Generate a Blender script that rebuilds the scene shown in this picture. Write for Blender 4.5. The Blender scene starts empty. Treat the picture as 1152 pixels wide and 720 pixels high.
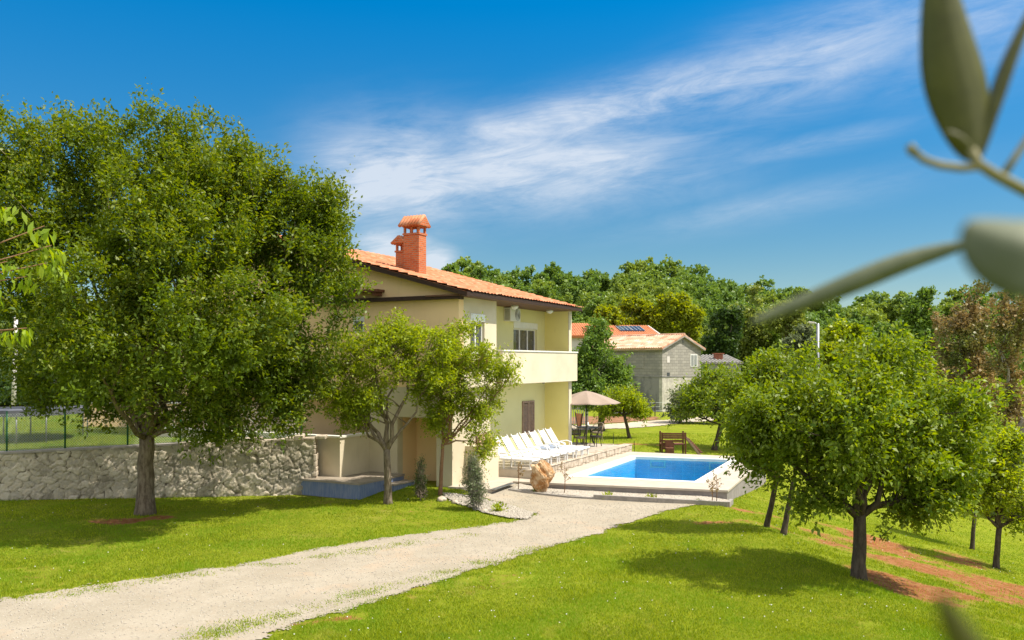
import bpy, math, random
import numpy as np
from mathutils import Vector
R = math.radians
rnd = random.Random(7)
rng = np.random.default_rng(11)
S = bpy.context.scene
COL = S.collection

# ------------------------------------------------------------------ camera
H = 3.8; F = 950.0; CX = 576.0; HY = 407.0
cd = bpy.data.cameras.new('camera'); cam = bpy.data.objects.new('camera', cd); COL.objects.link(cam)
cam.location = (0, 0, H); cam.rotation_euler = (R(90), 0, 0)
cd.sensor_width = 36; cd.lens = 36 * F / 1152; cd.shift_y = (HY - 360) / 1152
cd.clip_start = 0.02; cd.clip_end = 3000
cd.dof.use_dof = True; cd.dof.focus_distance = 24; cd.dof.aperture_fstop = 8.0
S.camera = cam

# ------------------------------------------------------------------ sky and sun
SUNH = Vector((0.985, -0.17)).normalized(); EL = R(57)
w = bpy.data.worlds.new('World'); S.world = w; w.use_nodes = True
nt = w.node_tree; N = nt.nodes; L = nt.links
for n_ in list(N): N.remove(n_)
out = N.new('ShaderNodeOutputWorld'); bg = N.new('ShaderNodeBackground'); bg.inputs['Strength'].default_value = 0.15
sky = N.new('ShaderNodeTexSky'); sky.sky_type = 'NISHITA'; sky.sun_disc = False
sky.sun_elevation = EL; sky.sun_rotation = math.atan2(SUNH.x, SUNH.y)
sky.air_density = 1.1; sky.dust_density = 0.1; sky.ozone_density = 3.0; sky.altitude = 300
hsv = N.new('ShaderNodeHueSaturation'); hsv.inputs['Saturation'].default_value = 1.5; hsv.inputs['Value'].default_value = 0.74; hsv.inputs['Hue'].default_value = 0.496
L.new(sky.outputs[0], hsv.inputs['Color'])
tc = N.new('ShaderNodeTexCoord'); sep = N.new('ShaderNodeSeparateXYZ'); L.new(tc.outputs['Generated'], sep.inputs[0])
def wm(op, a, b=None, c=None):
    m = N.new('ShaderNodeMath'); m.operation = op
    for i, v in enumerate((a, b, c)):
        if v is None: continue
        if isinstance(v, (int, float)): m.inputs[i].default_value = v
        else: L.new(v, m.inputs[i])
    return m.outputs[0]
sx, sy_, sz = sep.outputs
az = wm('ARCTAN2', sx, sy_)
hd = wm('SQRT', wm('ADD', wm('MULTIPLY', sx, sx), wm('MULTIPLY', sy_, sy_)))
elv = wm('ARCTAN2', sz, hd)
def rotc(cx_, cy_, ang):
    dx = wm('SUBTRACT', az, cx_); dy = wm('SUBTRACT', elv, cy_)
    u = wm('ADD', wm('MULTIPLY', dx, math.cos(ang)), wm('MULTIPLY', dy, math.sin(ang)))
    v = wm('SUBTRACT', wm('MULTIPLY', dy, math.cos(ang)), wm('MULTIPLY', dx, math.sin(ang)))
    return u, v
def noise(u, v, su, sv, detail=7, rough=.6, dist=0.0, z=0.0):
    c = N.new('ShaderNodeCombineXYZ'); L.new(wm('MULTIPLY', u, su), c.inputs[0]); L.new(wm('MULTIPLY', v, sv), c.inputs[1]); c.inputs[2].default_value = z
    t = N.new('ShaderNodeTexNoise'); t.inputs['Scale'].default_value = 1; t.inputs['Detail'].default_value = detail
    t.inputs['Roughness'].default_value = rough; t.inputs['Distortion'].default_value = dist; L.new(c.outputs[0], t.inputs['Vector'])
    return t.outputs['Fac']
def blob(px, py, lx, ly, ang):
    a_, e_ = math.atan((px - CX) / F), math.atan((HY - py) / F * math.cos(math.atan((px - CX) / F)))
    u, v = rotc(a_, e_, ang)
    q = wm('ADD', wm('POWER', wm('ABSOLUTE', wm('DIVIDE', u, lx)), 2.4), wm('POWER', wm('ABSOLUTE', wm('DIVIDE', v, ly)), 2.0))
    return wm('EXPONENT', wm('MULTIPLY', q, -1.0))
m = blob(580, 192, .22, .050, .06)
m = wm('MAXIMUM', m, blob(690, 122, .24, .030, .20))
m = wm('MAXIMUM', m, wm('MULTIPLY', blob(890, 75, .17, .045, .22), .75))
m = wm('MAXIMUM', m, wm('MULTIPLY', blob(455, 200, .11, .06, .06), 1.1))
m = wm('MAXIMUM', m, wm('MULTIPLY', blob(860, 232, .19, .02, .14), .30))
m = wm('MAXIMUM', m, wm('MULTIPLY', blob(900, 165, .12, .012, .12), .36))
m = wm('MAXIMUM', m, wm('MULTIPLY', blob(1100, 20, .12, .06, .2), .45))
m = wm('MAXIMUM', m, wm('MULTIPLY', blob(440, 282, .05, .03, .0), 1.2))
m = wm('MAXIMUM', m, wm('MULTIPLY', blob(486, 296, .03, .022, .0), 1.2))
u, v = rotc(0, 0, .12)
n1 = noise(u, v, 6, 30, 10, .68, 1.3); n2 = noise(u, v, 14, 60, 8, .66, .5, 3.3); n3 = noise(u, v, 5, 12, 5, .55, .6, 7.0)
nn = wm('ADD', wm('ADD', wm('MULTIPLY', n1, .42), wm('MULTIPLY', n2, .26)), wm('MULTIPLY', n3, .42))
cl = wm('MULTIPLY', m, wm('MULTIPLY', wm('SUBTRACT', nn, .335), 4.0))
cl = wm('MINIMUM', wm('MAXIMUM', cl, 0.0), 1.0); cl = wm('MULTIPLY', wm('POWER', cl, 1.2), .78)
mr = N.new('ShaderNodeMapRange'); mr.interpolation_type = 'SMOOTHSTEP'; mr.inputs[1].default_value = .02; mr.inputs[2].default_value = .62; mr.inputs[3].default_value = .49; mr.inputs[4].default_value = .98
L.new(sz, mr.inputs[0]); vm = N.new('ShaderNodeVectorMath'); vm.operation = 'SCALE'; L.new(hsv.outputs[0], vm.inputs[0]); L.new(mr.outputs[0], vm.inputs['Scale'])
mx = N.new('ShaderNodeMix'); mx.data_type = 'RGBA'; L.new(cl, mx.inputs['Factor']); L.new(vm.outputs[0], mx.inputs['A'])
mx.inputs['B'].default_value = (3.2, 3.4, 3.7, 1)
def wrange(v, lo, hi):
    q = N.new('ShaderNodeMapRange'); q.interpolation_type = 'SMOOTHSTEP'; q.inputs[1].default_value = lo; q.inputs[2].default_value = hi; L.new(v, q.inputs[0]); return q.outputs[0]
sky_fill = wm('MAXIMUM', wrange(sz, .50, .72), wm('MULTIPLY', wrange(wm('MULTIPLY', sy_, -1.0), -.15, .35), .8))  # whitish fill light added to the sky overhead and behind the camera
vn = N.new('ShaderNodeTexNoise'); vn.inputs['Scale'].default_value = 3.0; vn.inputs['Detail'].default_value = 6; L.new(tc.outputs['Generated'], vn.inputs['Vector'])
sky_fill = wm('MULTIPLY', sky_fill, wrange(vn.outputs['Fac'], .25, .55))
mv = N.new('ShaderNodeMix'); mv.data_type = 'RGBA'; L.new(sky_fill, mv.inputs['Factor']); L.new(mx.outputs['Result'], mv.inputs['A']); mv.inputs['B'].default_value = (5.6, 5.35, 5.0, 1)
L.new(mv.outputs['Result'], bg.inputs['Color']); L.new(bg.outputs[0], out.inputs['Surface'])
sd = bpy.data.lights.new('sun', 'SUN'); sd.energy = 4.1; sd.angle = R(.53); sd.color = (1, .92, .79)
so = bpy.data.objects.new('sun', sd); COL.objects.link(so)
sv = Vector((SUNH.x * math.cos(EL), SUNH.y * math.cos(EL), math.sin(EL)))
so.rotation_euler = sv.to_track_quat('Z', 'Y').to_euler(); so.location = (30, -10, 40)
S.view_settings.view_transform = 'Standard'; S.view_settings.look = 'None'
S.view_settings.exposure = 0.78; S.view_settings.gamma = 1; S.view_settings.use_curve_mapping = False
S.cycles.max_bounces = 7; S.cycles.diffuse_bounces = 3; S.cycles.glossy_bounces = 3; S.cycles.transmission_bounces = 5
S.cycles.transparent_max_bounces = 8; S.cycles.caustics_reflective = False; S.cycles.caustics_refractive = False

# ------------------------------------------------------------------ materials
M = {}
def newmat(name):
    m = bpy.data.materials.new(name); m.use_nodes = True; t = m.node_tree
    return m, t, t.nodes['Principled BSDF'], t.nodes['Material Output']
def ramp_mix(t, fac, a, b):
    x = t.nodes.new('ShaderNodeMix'); x.data_type = 'RGBA'
    if isinstance(fac, float): x.inputs['Factor'].default_value = fac
    else: t.links.new(fac, x.inputs['Factor'])
    for k, c in (('A', a), ('B', b)):
        if isinstance(c, tuple): x.inputs[k].default_value = (*c, 1)
        else: t.links.new(c, x.inputs[k])
    return x.outputs['Result']
def tnoise(t, scale, detail=5, rough=.6, vec=None, dist=0, stretch=None):
    n = t.nodes.new('ShaderNodeTexNoise'); n.inputs['Scale'].default_value = scale; n.inputs['Detail'].default_value = detail
    n.inputs['Roughness'].default_value = rough; n.inputs['Distortion'].default_value = dist
    if vec is None:
        g = t.nodes.new('ShaderNodeTexCoord'); vec = g.outputs['Object']
    if stretch:
        mp = t.nodes.new('ShaderNodeMapping'); mp.inputs['Scale'].default_value = stretch; t.links.new(vec, mp.inputs[0]); vec = mp.outputs[0]
    t.links.new(vec, n.inputs['Vector']); return n.outputs['Fac']
def sharp(t, v, lo, hi):
    m = t.nodes.new('ShaderNodeMapRange'); m.interpolation_type = 'SMOOTHSTEP'
    m.inputs[1].default_value = lo; m.inputs[2].default_value = hi; t.links.new(v, m.inputs[0]); return m.outputs[0]
def tmath(t, op, a, b=0.0):
    m = t.nodes.new('ShaderNodeMath'); m.operation = op
    for i, v in enumerate((a, b)):
        if isinstance(v, (int, float)): m.inputs[i].default_value = v
        else: t.links.new(v, m.inputs[i])
    return m.outputs[0]
def bump(t, p, h, strength, dist=.02):
    b = t.nodes.new('ShaderNodeBump'); b.inputs['Strength'].default_value = strength; b.inputs['Distance'].default_value = dist
    t.links.new(h, b.inputs['Height']); t.links.new(b.outputs[0], p.inputs['Normal'])
def pm(name, c1, c2=None, scale=3., rough=.8, bs=0., bsc=40., spec=.3, lo=.35, hi=.65, metal=0., stretch=None):
    m, t, p, o = newmat(name)
    p.inputs['Roughness'].default_value = rough; p.inputs['Specular IOR Level'].default_value = spec; p.inputs['Metallic'].default_value = metal
    if c2:
        f = sharp(t, tnoise(t, scale, 7, .65, stretch=stretch), lo, hi)
        t.links.new(ramp_mix(t, f, c1, c2), p.inputs['Base Color'])
    else: p.inputs['Base Color'].default_value = (*c1, 1)
    if bs: bump(t, p, tnoise(t, bsc, 4, .6), bs, .02)
    M[name] = m; return m
def render_wall(name, c1, c2, dirt=(.3, .27, .2)):
    m, t, p, o = newmat(name); p.inputs['Roughness'].default_value = .9; p.inputs['Specular IOR Level'].default_value = .1
    a = ramp_mix(t, sharp(t, tnoise(t, .9, 5), .35, .7), c1, c2)
    st = sharp(t, tnoise(t, 2.2, 6, .7, stretch=(2.2, 2.2, .35)), .56, .8)
    a = ramp_mix(t, tmath(t, 'MULTIPLY', st, .26), a, dirt)
    t.links.new(a, p.inputs['Base Color']); bump(t, p, tnoise(t, 90, 3), .25, .006); M[name] = m
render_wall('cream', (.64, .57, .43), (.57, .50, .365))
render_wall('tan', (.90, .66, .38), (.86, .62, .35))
render_wall('yellow', (.82, .74, .30), (.78, .70, .27))
render_wall('yellow_pale', (.74, .70, .38), (.70, .66, .35))
pm('white', (.80, .80, .78), (.72, .72, .70), 2, .35, 0, spec=.5)
pm('white_plastic', (.82, .82, .82), (.74, .74, .73), 3, .35, spec=.5)
pm('blue_grey', (.35, .40, .48), (.28, .33, .42), 5, .5)
pm('dark_wood', (.03, .016, .012), (.055, .03, .02), 8, .6, .3, 30, stretch=(1, 1, 6))
pm('soffit_wood', (.16, .08, .045), (.11, .055, .03), 8, .6, .3, 30, stretch=(1, 8, 1))
pm('brown_wood', (.16, .065, .035), (.10, .04, .022), 6, .7, .3, 30)
pm('shutter_wood', (.34, .24, .19), (.28, .19, .15), 5, .7)
pm('metal_grey', (.30, .31, .32), (.24, .25, .26), 5, .4, metal=.6)
pm('black_metal', (.02, .02, .022), None, rough=.4)
pm('green_metal', (.012, .09, .035), (.02, .12, .05), 4, .5)
pm('wire', (.42, .46, .42), None, rough=.4, metal=.4)
pm('glass_dark', (.03, .035, .04), (.09, .10, .11), 2.0, .06, spec=.9)
pm('curtain', (.30, .31, .31), (.20, .21, .22), 6, .3, spec=.6, stretch=(14, 14, .3))
pm('canvas', (.34, .265, .215), (.31, .24, .195), 3, .9, .2, 120)
pm('rattan', (.03, .028, .026), (.06, .052, .045), 60, .6, .5, 80)
pm('tan_rattan', (.34, .27, .19), (.24, .18, .12), 60, .6, .5, 80)
pm('brown_cloth', (.28, .12, .06), (.22, .09, .045), 6, .9)
pm('boulder', (.36, .18, .065), (.56, .42, .27), 4, .95, 1.0, 14, lo=.4, hi=.62)
pm('stone_face', (.34, .28, .21), (.56, .49, .40), 5, .9, .8, 14)
pm('pebble', (.50, .46, .39), (.34, .30, .25), 22, .9, .9, 45)
pm('kerb', (.34, .31, .28), (.26, .24, .22), 6, .9, .5, 30)
pm('deck', (.50, .44, .365), (.43, .375, .31), 2.5, .7, .2, 40)
pm('fascia', (.30, .27, .26), (.24, .215, .205), 3, .8, .3, 30)
pm('coping', (.78, .76, .70), (.72, .69, .62), 5, .6, .2, 30)
pm('tread', (.36, .31, .25), (.28, .24, .19), 2.5, .5, .2, 30)
pm('blue_tile', (.13, .19, .34), (.24, .28, .38), 7, .35, .3, 18, stretch=(3, 3, .4))
pm('red_tile_step', (.46, .30, .22), (.38, .25, .19), 6, .7)
pm('slab_pale', (.62, .58, .56), None, rough=.8)
pm('dark_cloth', (.025, .025, .028), (.05, .05, .055), 3, .6)
pm('grey_blue_cloth', (.07, .075, .10), (.12, .125, .15), 3, .8)
pm('concrete', (.36, .35, .32), (.27, .26, .24), 1.2, .95, .4, 20)
pm('concrete_wall', (.38, .38, .37), (.30, .30, .30), 1, .95, .4, 20)
pm('solar', (.03, .06, .14), (.05, .10, .20), 3, .12, spec=.9)
pm('soil', (.22, .10, .05), (.30, .16, .08), 1.5, .95, .8, 12)
pm('road', (.50, .43, .33), (.42, .36, .27), 1.2, .95, .3, 20)
pm('olive_stem', (.16, .16, .07), (.22, .20, .10), 60, .6)
pm('olive_leaf', (.055, .06, .009), (.085, .09, .018), 50, .5, spec=.4)
pm('olive_leaf_pale', (.085, .105, .06), (.13, .15, .095), 50, .6)
pm('brown_ridge', (.33, .12, .07), (.22, .08, .05), 2, .8, .3, 20)
pm('lamp_glass', (.75, .75, .72), None, rough=.3)
pm('rough_stone_white', (.56, .53, .46), (.36, .34, .30), 2.2, .95, .9, 6)
pm('grey_plaster', (.26, .25, .24), (.16, .16, .16), .8, .95, .5, 8, lo=.42, hi=.6)

def roof_mat(name, cols, per_s, per_u):
    m, t, p, o = newmat(name); p.inputs['Roughness'].default_value = .85; p.inputs['Specular IOR Level'].default_value = .15
    tcn = t.nodes.new('ShaderNodeTexCoord'); sp = t.nodes.new('ShaderNodeSeparateXYZ'); t.links.new(tcn.outputs['Object'], sp.inputs[0])
    a = tmath(t, 'FLOOR', tmath(t, 'DIVIDE', sp.outputs[0], per_s)); b = tmath(t, 'FLOOR', tmath(t, 'DIVIDE', sp.outputs[1], per_u))
    cb = t.nodes.new('ShaderNodeCombineXYZ'); t.links.new(a, cb.inputs[0]); t.links.new(b, cb.inputs[1])
    wn = t.nodes.new('ShaderNodeTexWhiteNoise'); t.links.new(cb.outputs[0], wn.inputs['Vector'])
    r = t.nodes.new('ShaderNodeValToRGB'); r.color_ramp.interpolation = 'LINEAR'
    r.color_ramp.elements[0].color = (*cols[0], 1); r.color_ramp.elements[1].color = (*cols[-1], 1)
    for i, c in enumerate(cols[1:-1]):
        e = r.color_ramp.elements.new((i + 1) / (len(cols) - 1)); e.color = (*c, 1)
    t.links.new(wn.outputs['Value'], r.inputs[0])
    x = ramp_mix(t, sharp(t, tnoise(t, 3, 6), .45, .7), r.outputs[0], (.30, .17, .12))
    x2 = ramp_mix(t, .72, x, r.outputs[0])
    t.links.new(x2, p.inputs['Base Color']); bump(t, p, tnoise(t, 30, 4), .3, .01); M[name] = m
roof_mat('terracotta', [(.40, .13, .06), (.52, .23, .12), (.46, .17, .085), (.58, .30, .18)], .22, .36)
roof_mat('old_tiles', [(.42, .20, .12), (.62, .42, .30), (.50, .28, .18), (.66, .50, .40)], .3, .5)
roof_mat('orange_tiles', [(.55, .20, .09), (.60, .26, .13), (.50, .18, .09)], .3, .5)

def brick_mat(name, c1, c2, mortar, bw, bh, ms=.012, rough=.9, bstr=.5, plane='auto', off=.5):
    m, t, p, o = newmat(name); p.inputs['Roughness'].default_value = rough; p.inputs['Specular IOR Level'].default_value = .15
    tcn = t.nodes.new('ShaderNodeTexCoord'); sp = t.nodes.new('ShaderNodeSeparateXYZ'); t.links.new(tcn.outputs['Object'], sp.inputs[0])
    hh = tmath(t, 'ADD', sp.outputs[0], sp.outputs[1]); cb = t.nodes.new('ShaderNodeCombineXYZ')
    t.links.new(hh, cb.inputs[0]); t.links.new(sp.outputs[2], cb.inputs[1])
    b = t.nodes.new('ShaderNodeTexBrick'); b.inputs['Scale'].default_value = 1; b.inputs['Brick Width'].default_value = bw; b.inputs['Row Height'].default_value = bh
    b.inputs['Mortar Size'].default_value = ms; b.offset = off; b.inputs['Color1'].default_value = (*c1, 1); b.inputs['Color2'].default_value = (*c2, 1); b.inputs['Mortar'].default_value = (*mortar, 1)
    t.links.new(cb.outputs[0], b.inputs['Vector'])
    c = ramp_mix(t, tmath(t, 'MULTIPLY', sharp(t, tnoise(t, 1.1, 6), .45, .75), .35), b.outputs['Color'], tuple(v * .5 for v in c2))
    t.links.new(c, p.inputs['Base Color'])
    h = tmath(t, 'SUBTRACT', 1.0, b.outputs['Fac']); bump(t, p, h, bstr, .01); M[name] = m
brick_mat('brick', (.55, .15, .05), (.42, .10, .035), (.38, .22, .15), .22, .07)
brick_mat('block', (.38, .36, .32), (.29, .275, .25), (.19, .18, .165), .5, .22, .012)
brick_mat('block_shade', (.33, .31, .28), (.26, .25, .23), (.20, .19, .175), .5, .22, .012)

def leaf_mat(name, c1, c2, trans=.5, clump=.9, spec=.35, c3=None, rough=.45):
    m, t, p, o = newmat(name)
    g = t.nodes.new('ShaderNodeNewGeometry')
    a = ramp_mix(t, g.outputs['Random Per Island'], c1, c2)
    if c3 is not None:
        tcn = t.nodes.new('ShaderNodeTexCoord')
        a = ramp_mix(t, sharp(t, tnoise(t, clump, 3, .5, tcn.outputs['Object']), .45, .66), a, c3)
    t.links.new(a, p.inputs['Base Color']); p.inputs['Roughness'].default_value = rough; p.inputs['Specular IOR Level'].default_value = spec
    tr = t.nodes.new('ShaderNodeBsdfTranslucent')
    hs = t.nodes.new('ShaderNodeHueSaturation'); hs.inputs['Hue'].default_value = .48; hs.inputs['Saturation'].default_value = 1.12; hs.inputs['Value'].default_value = 1.55
    t.links.new(a, hs.inputs['Color']); t.links.new(hs.outputs[0], tr.inputs['Color'])
    ms = t.nodes.new('ShaderNodeMixShader'); ms.inputs[0].default_value = trans
    t.links.new(p.outputs[0], ms.inputs[1]); t.links.new(tr.outputs[0], ms.inputs[2]); t.links.new(ms.outputs[0], o.inputs['Surface']); M[name] = m
leaf_mat('leaf_big', (.065, .13, .010), (.22, .27, .028), .42, .5, c3=(.11, .175, .012))
leaf_mat('leaf_bright', (.17, .26, .015), (.36, .43, .035), .48, .8, c3=(.18, .25, .018))
leaf_mat('leaf_fruit', (.10, .19, .014), (.27, .34, .035), .42, .8, c3=(.15, .22, .018))
leaf_mat('leaf_fg', (.20, .32, .02), (.30, .40, .04), .5, 1)
leaf_mat('leaf_dark', (.035, .075, .018), (.07, .12, .025), .3, .5, c3=(.05, .10, .02))
leaf_mat('leaf_grey', (.11, .15, .07), (.18, .21, .11), .35, 1)
leaf_mat('leaf_forest', (.10, .19, .035), (.17, .27, .05), .35, .07, c3=(.22, .30, .05))
leaf_mat('leaf_yellow', (.20, .26, .02), (.27, .32, .03), .45, .2, c3=(.17, .24, .02))
leaf_mat('leaf_lightforest', (.17, .23, .045), (.25, .30, .07), .4, .2)
leaf_mat('leaf_brown', (.22, .17, .06), (.30, .22, .09), .3, .4, c3=(.15, .18, .045))
leaf_mat('grass_blade', (.085, .165, .006), (.36, .43, .02), .38, .6, .2, c3=(.18, .30, .012), rough=.6)
_t = M['grass_blade'].node_tree; _p = _t.nodes['Principled BSDF']; _src = _p.inputs['Base Color'].links[0].from_socket
_dst = [l.to_socket for l in list(_t.links) if l.from_socket == _src]
_n = tmath(_t, 'MULTIPLY', sharp(_t, tnoise(_t, 1.1, 7, .75), .52, .70), .65)
_c = ramp_mix(_t, _n, _src, (.44, .42, .09))
_c2 = ramp_mix(_t, tmath(_t, 'MULTIPLY', sharp(_t, tnoise(_t, 3.4, 6, .75), .55, .68), .6), _c, (.09, .20, .012))
for d_ in _dst: _t.links.new(_c2, d_)
pm('bark', (.10, .075, .05), (.22, .18, .13), 14, .95, .9, 22, stretch=(1, 1, .3))
pm('bark_dark', (.05, .038, .028), (.10, .08, .06), 14, .95, .9, 22, stretch=(1, 1, .3))
pm('bark_pale', (.30, .27, .23), (.20, .18, .15), 14, .95, .5, 22)
pm('bark_brown', (.20, .11, .06), (.27, .16, .09), 14, .95, .5, 22)

# ground with soil patches stored per vertex
def ground_mat():
    m, t, p, o = newmat('lawn'); p.inputs['Roughness'].default_value = .95; p.inputs['Specular IOR Level'].default_value = .05
    a = ramp_mix(t, sharp(t, tnoise(t, 1.3, 6, .65), .35, .65), (.15, .20, .010), (.22, .27, .018))
    a = ramp_mix(t, sharp(t, tnoise(t, 14, 6, .7), .42, .7), a, (.24, .25, .03))
    a = ramp_mix(t, tmath(t, 'MULTIPLY', sharp(t, tnoise(t, .45, 7, .7), .55, .72), .55), a, (.32, .27, .08))
    at = t.nodes.new('ShaderNodeAttribute'); at.attribute_name = 'soil'
    f = tmath(t, 'ADD', at.outputs['Fac'], tmath(t, 'MULTIPLY', tmath(t, 'SUBTRACT', tnoise(t, 5, 8, .75), .5), 1.0))
    f = sharp(t, f, .42, .66)
    so_ = ramp_mix(t, sharp(t, tnoise(t, 5, 6, .7), .35, .65), (.24, .085, .03), (.34, .17, .075))
    a = ramp_mix(t, f, a, so_)
    t.links.new(a, p.inputs['Base Color']); bump(t, p, tnoise(t, 22, 6, .75), .9, .05); M['lawn'] = m
ground_mat()
def gravel_mat():
    m, t, p, o = newmat('gravel'); p.inputs['Roughness'].default_value = .95; p.inputs['Specular IOR Level'].default_value = .1
    a = ramp_mix(t, sharp(t, tnoise(t, .8, 7, .7), .35, .65), (.38, .335, .265), (.32, .28, .215))
    a = ramp_mix(t, sharp(t, tnoise(t, 26, 4, .8), .5, .75), a, (.46, .42, .35))
    a = ramp_mix(t, tmath(t, 'MULTIPLY', sharp(t, tnoise(t, 9, 6, .8), .57, .7), .6), a, (.22, .18, .13))
    a = ramp_mix(t, tmath(t, 'MULTIPLY', sharp(t, tnoise(t, .55, 6, .7, dist=1.2), .52, .68), .4), a, (.44, .32, .22))
    t.links.new(a, p.inputs['Base Color']); bump(t, p, tnoise(t, 45, 6, .8), .7, .02); M['gravel'] = m
gravel_mat()
def wallstone_mat():
    m, t, p, o = newmat('rubble'); p.inputs['Roughness'].default_value = .95; p.inputs['Specular IOR Level'].default_value = .1
    at = t.nodes.new('ShaderNodeAttribute'); at.attribute_name = 'cell'; ae = t.nodes.new('ShaderNodeAttribute'); ae.attribute_name = 'edge'
    a = ramp_mix(t, at.outputs['Fac'], (.38, .35, .29), (.66, .60, .49))
    a = ramp_mix(t, sharp(t, tnoise(t, 9, 6, .75), .4, .65), a, (.52, .45, .33))
    a = ramp_mix(t, tmath(t, 'MULTIPLY', sharp(t, tnoise(t, 1.3, 6, .7), .47, .66), .7), a, (.17, .15, .11))
    a = ramp_mix(t, tmath(t, 'MULTIPLY', sharp(t, ae.outputs['Fac'], .0, .35), .8), (.24, .21, .17), a) if False else ramp_mix(t, sharp(t, tmath(t, 'ADD', ae.outputs['Fac'], tmath(t, 'MULTIPLY', tmath(t, 'SUBTRACT', tnoise(t, 2.2, 5, .7), .45), 1.1)), .03, .36), (.15, .13, .095), a)
    t.links.new(a, p.inputs['Base Color']); bump(t, p, tnoise(t, 25, 6, .75), .7, .02); M['rubble'] = m
wallstone_mat()
def water_mat():
    m, t, p, o = newmat('water')
    tr = t.nodes.new('ShaderNodeBsdfTransparent'); tr.inputs[0].default_value = (.12, .74, .90, 1)
    gl = t.nodes.new('ShaderNodeBsdfGlossy'); gl.inputs['Roughness'].default_value = .04
    b = t.nodes.new('ShaderNodeBump'); b.inputs['Strength'].default_value = .9; b.inputs['Distance'].default_value = .03
    t.links.new(tnoise(t, 3.5, 4, .6), b.inputs['Height']); t.links.new(b.outputs[0], gl.inputs['Normal'])
    fr = t.nodes.new('ShaderNodeFresnel'); fr.inputs[0].default_value = 1.33; t.links.new(b.outputs[0], fr.inputs['Normal'])
    ms = t.nodes.new('ShaderNodeMixShader'); t.links.new(tmath(t, 'MULTIPLY', fr.outputs[0], .55), ms.inputs[0]); t.links.new(tr.outputs[0], ms.inputs[1]); t.links.new(gl.outputs[0], ms.inputs[2])
    t.links.new(ms.outputs[0], o.inputs['Surface']); M['water'] = m
water_mat()
brick_mat('pool_tile', (.05, .50, .80), (.06, .56, .86), (.15, .65, .90), .3, .3, .01, .3, .1, off=0)
pm('pool_floor', (.06, .72, .88), (.12, .82, .94), 1.6, .3, spec=.4)

# ------------------------------------------------------------------ mesh helpers
def link(o, parent=None):
    COL.objects.link(o)
    if parent is not None: o.parent = parent
    return o
def empty(name, loc, rz=0):
    o = bpy.data.objects.new(name, None); o.location = loc; o.rotation_euler = (0, 0, rz); o.empty_display_size = .2; return link(o)
def tag(o, label=None, cat=None, group=None, kind=None):
    if label: o['label'] = label
    if cat: o['category'] = cat
    if group: o['group'] = group
    if kind: o['kind'] = kind
    return o
def fast_mesh(name, V, Fq, mat, parent=None, k=4, smooth=False):
    me = bpy.data.meshes.new(name); V = np.asarray(V, np.float32); Fq = np.asarray(Fq, np.int32)
    me.vertices.add(len(V)); me.vertices.foreach_set('co', V.ravel())
    me.loops.add(Fq.size); me.loops.foreach_set('vertex_index', Fq.ravel())
    me.polygons.add(len(Fq)); me.polygons.foreach_set('loop_start', np.arange(0, Fq.size, k, dtype=np.int32))
    if smooth: me.polygons.foreach_set('use_smooth', np.ones(len(Fq), bool))
    me.update(calc_edges=True); me.materials.append(M[mat])
    return link(bpy.data.objects.new(name, me), parent)
class MB:
    def __init__(s): s.v = []; s.f = []
    def poly(s, pts): b = len(s.v); s.v += [tuple(p) for p in pts]; s.f.append(tuple(range(b, b + len(pts)))); return s
    def box(s, x0, x1, y0, y1, z0, z1):
        b = len(s.v); s.v += [(x, y, z) for z in (z0, z1) for y in (y0, y1) for x in (x0, x1)]
        s.f += [tuple(b + i for i in q) for q in ((0, 2, 3, 1), (4, 5, 7, 6), (0, 1, 5, 4), (2, 6, 7, 3), (0, 4, 6, 2), (1, 3, 7, 5))]; return s
    def prism(s, pts, vec):            # extrude polygon (3d points) by vec
        n = len(pts); b = len(s.v); s.v += [tuple(p) for p in pts] + [tuple(p[i] + vec[i] for i in range(3)) for p in pts]
        s.f.append(tuple(range(b, b + n))); s.f.append(tuple(range(b + 2 * n - 1, b + n - 1, -1)))
        for i in range(n): j = (i + 1) % n; s.f.append((b + i, b + n + i, b + n + j, b + j))
        return s
    def tube(s, pts, rad, n=8, cap=True):
        pts = [Vector(p) for p in pts]; b = len(s.v); rs = rad if isinstance(rad, (list, tuple)) else [rad] * len(pts); up = None
        for i, p in enumerate(pts):
            d = (pts[min(i + 1, len(pts) - 1)] - pts[max(i - 1, 0)]).normalized()
            if up is None:
                a = Vector((0, 0, 1)) if abs(d.z) < .9 else Vector((1, 0, 0)); up = (a - d * a.dot(d)).normalized()
            else: up = (up - d * up.dot(d)).normalized()
            sd_ = d.cross(up)
            for k in range(n): a = 2 * math.pi * k / n; q = p + (up * math.cos(a) + sd_ * math.sin(a)) * rs[i]; s.v.append(tuple(q))
        for i in range(len(pts) - 1):
            for k in range(n): s.f.append((b + i * n + k, b + i * n + (k + 1) % n, b + (i + 1) * n + (k + 1) % n, b + (i + 1) * n + k))
        if cap: s.f.append(tuple(b + k for k in reversed(range(n)))); e = b + (len(pts) - 1) * n; s.f.append(tuple(e + k for k in range(n)))
        return s
    def build(s, name, mat, parent=None, smooth=False, bevel=0):
        me = bpy.data.meshes.new(name); me.from_pydata(s.v, [], s.f); me.update()
        if smooth: me.polygons.foreach_set('use_smooth', [True] * len(me.polygons))
        me.materials.append(M[mat] if isinstance(mat, str) else mat)
        o = link(bpy.data.objects.new(name, me), parent)
        if bevel:
            bm_ = o.modifiers.new('bevel', 'BEVEL'); bm_.width = bevel; bm_.segments = 2; bm_.limit_method = 'ANGLE'
        return o
def box(name, mat, parent, *a, bevel=0): return MB().box(*a).build(name, mat, parent, bevel=bevel)
def copy_tree(o, parent=None):
    c = o.copy(); link(c, parent)
    for ch in o.children: copy_tree(ch, c)
    return c

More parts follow.
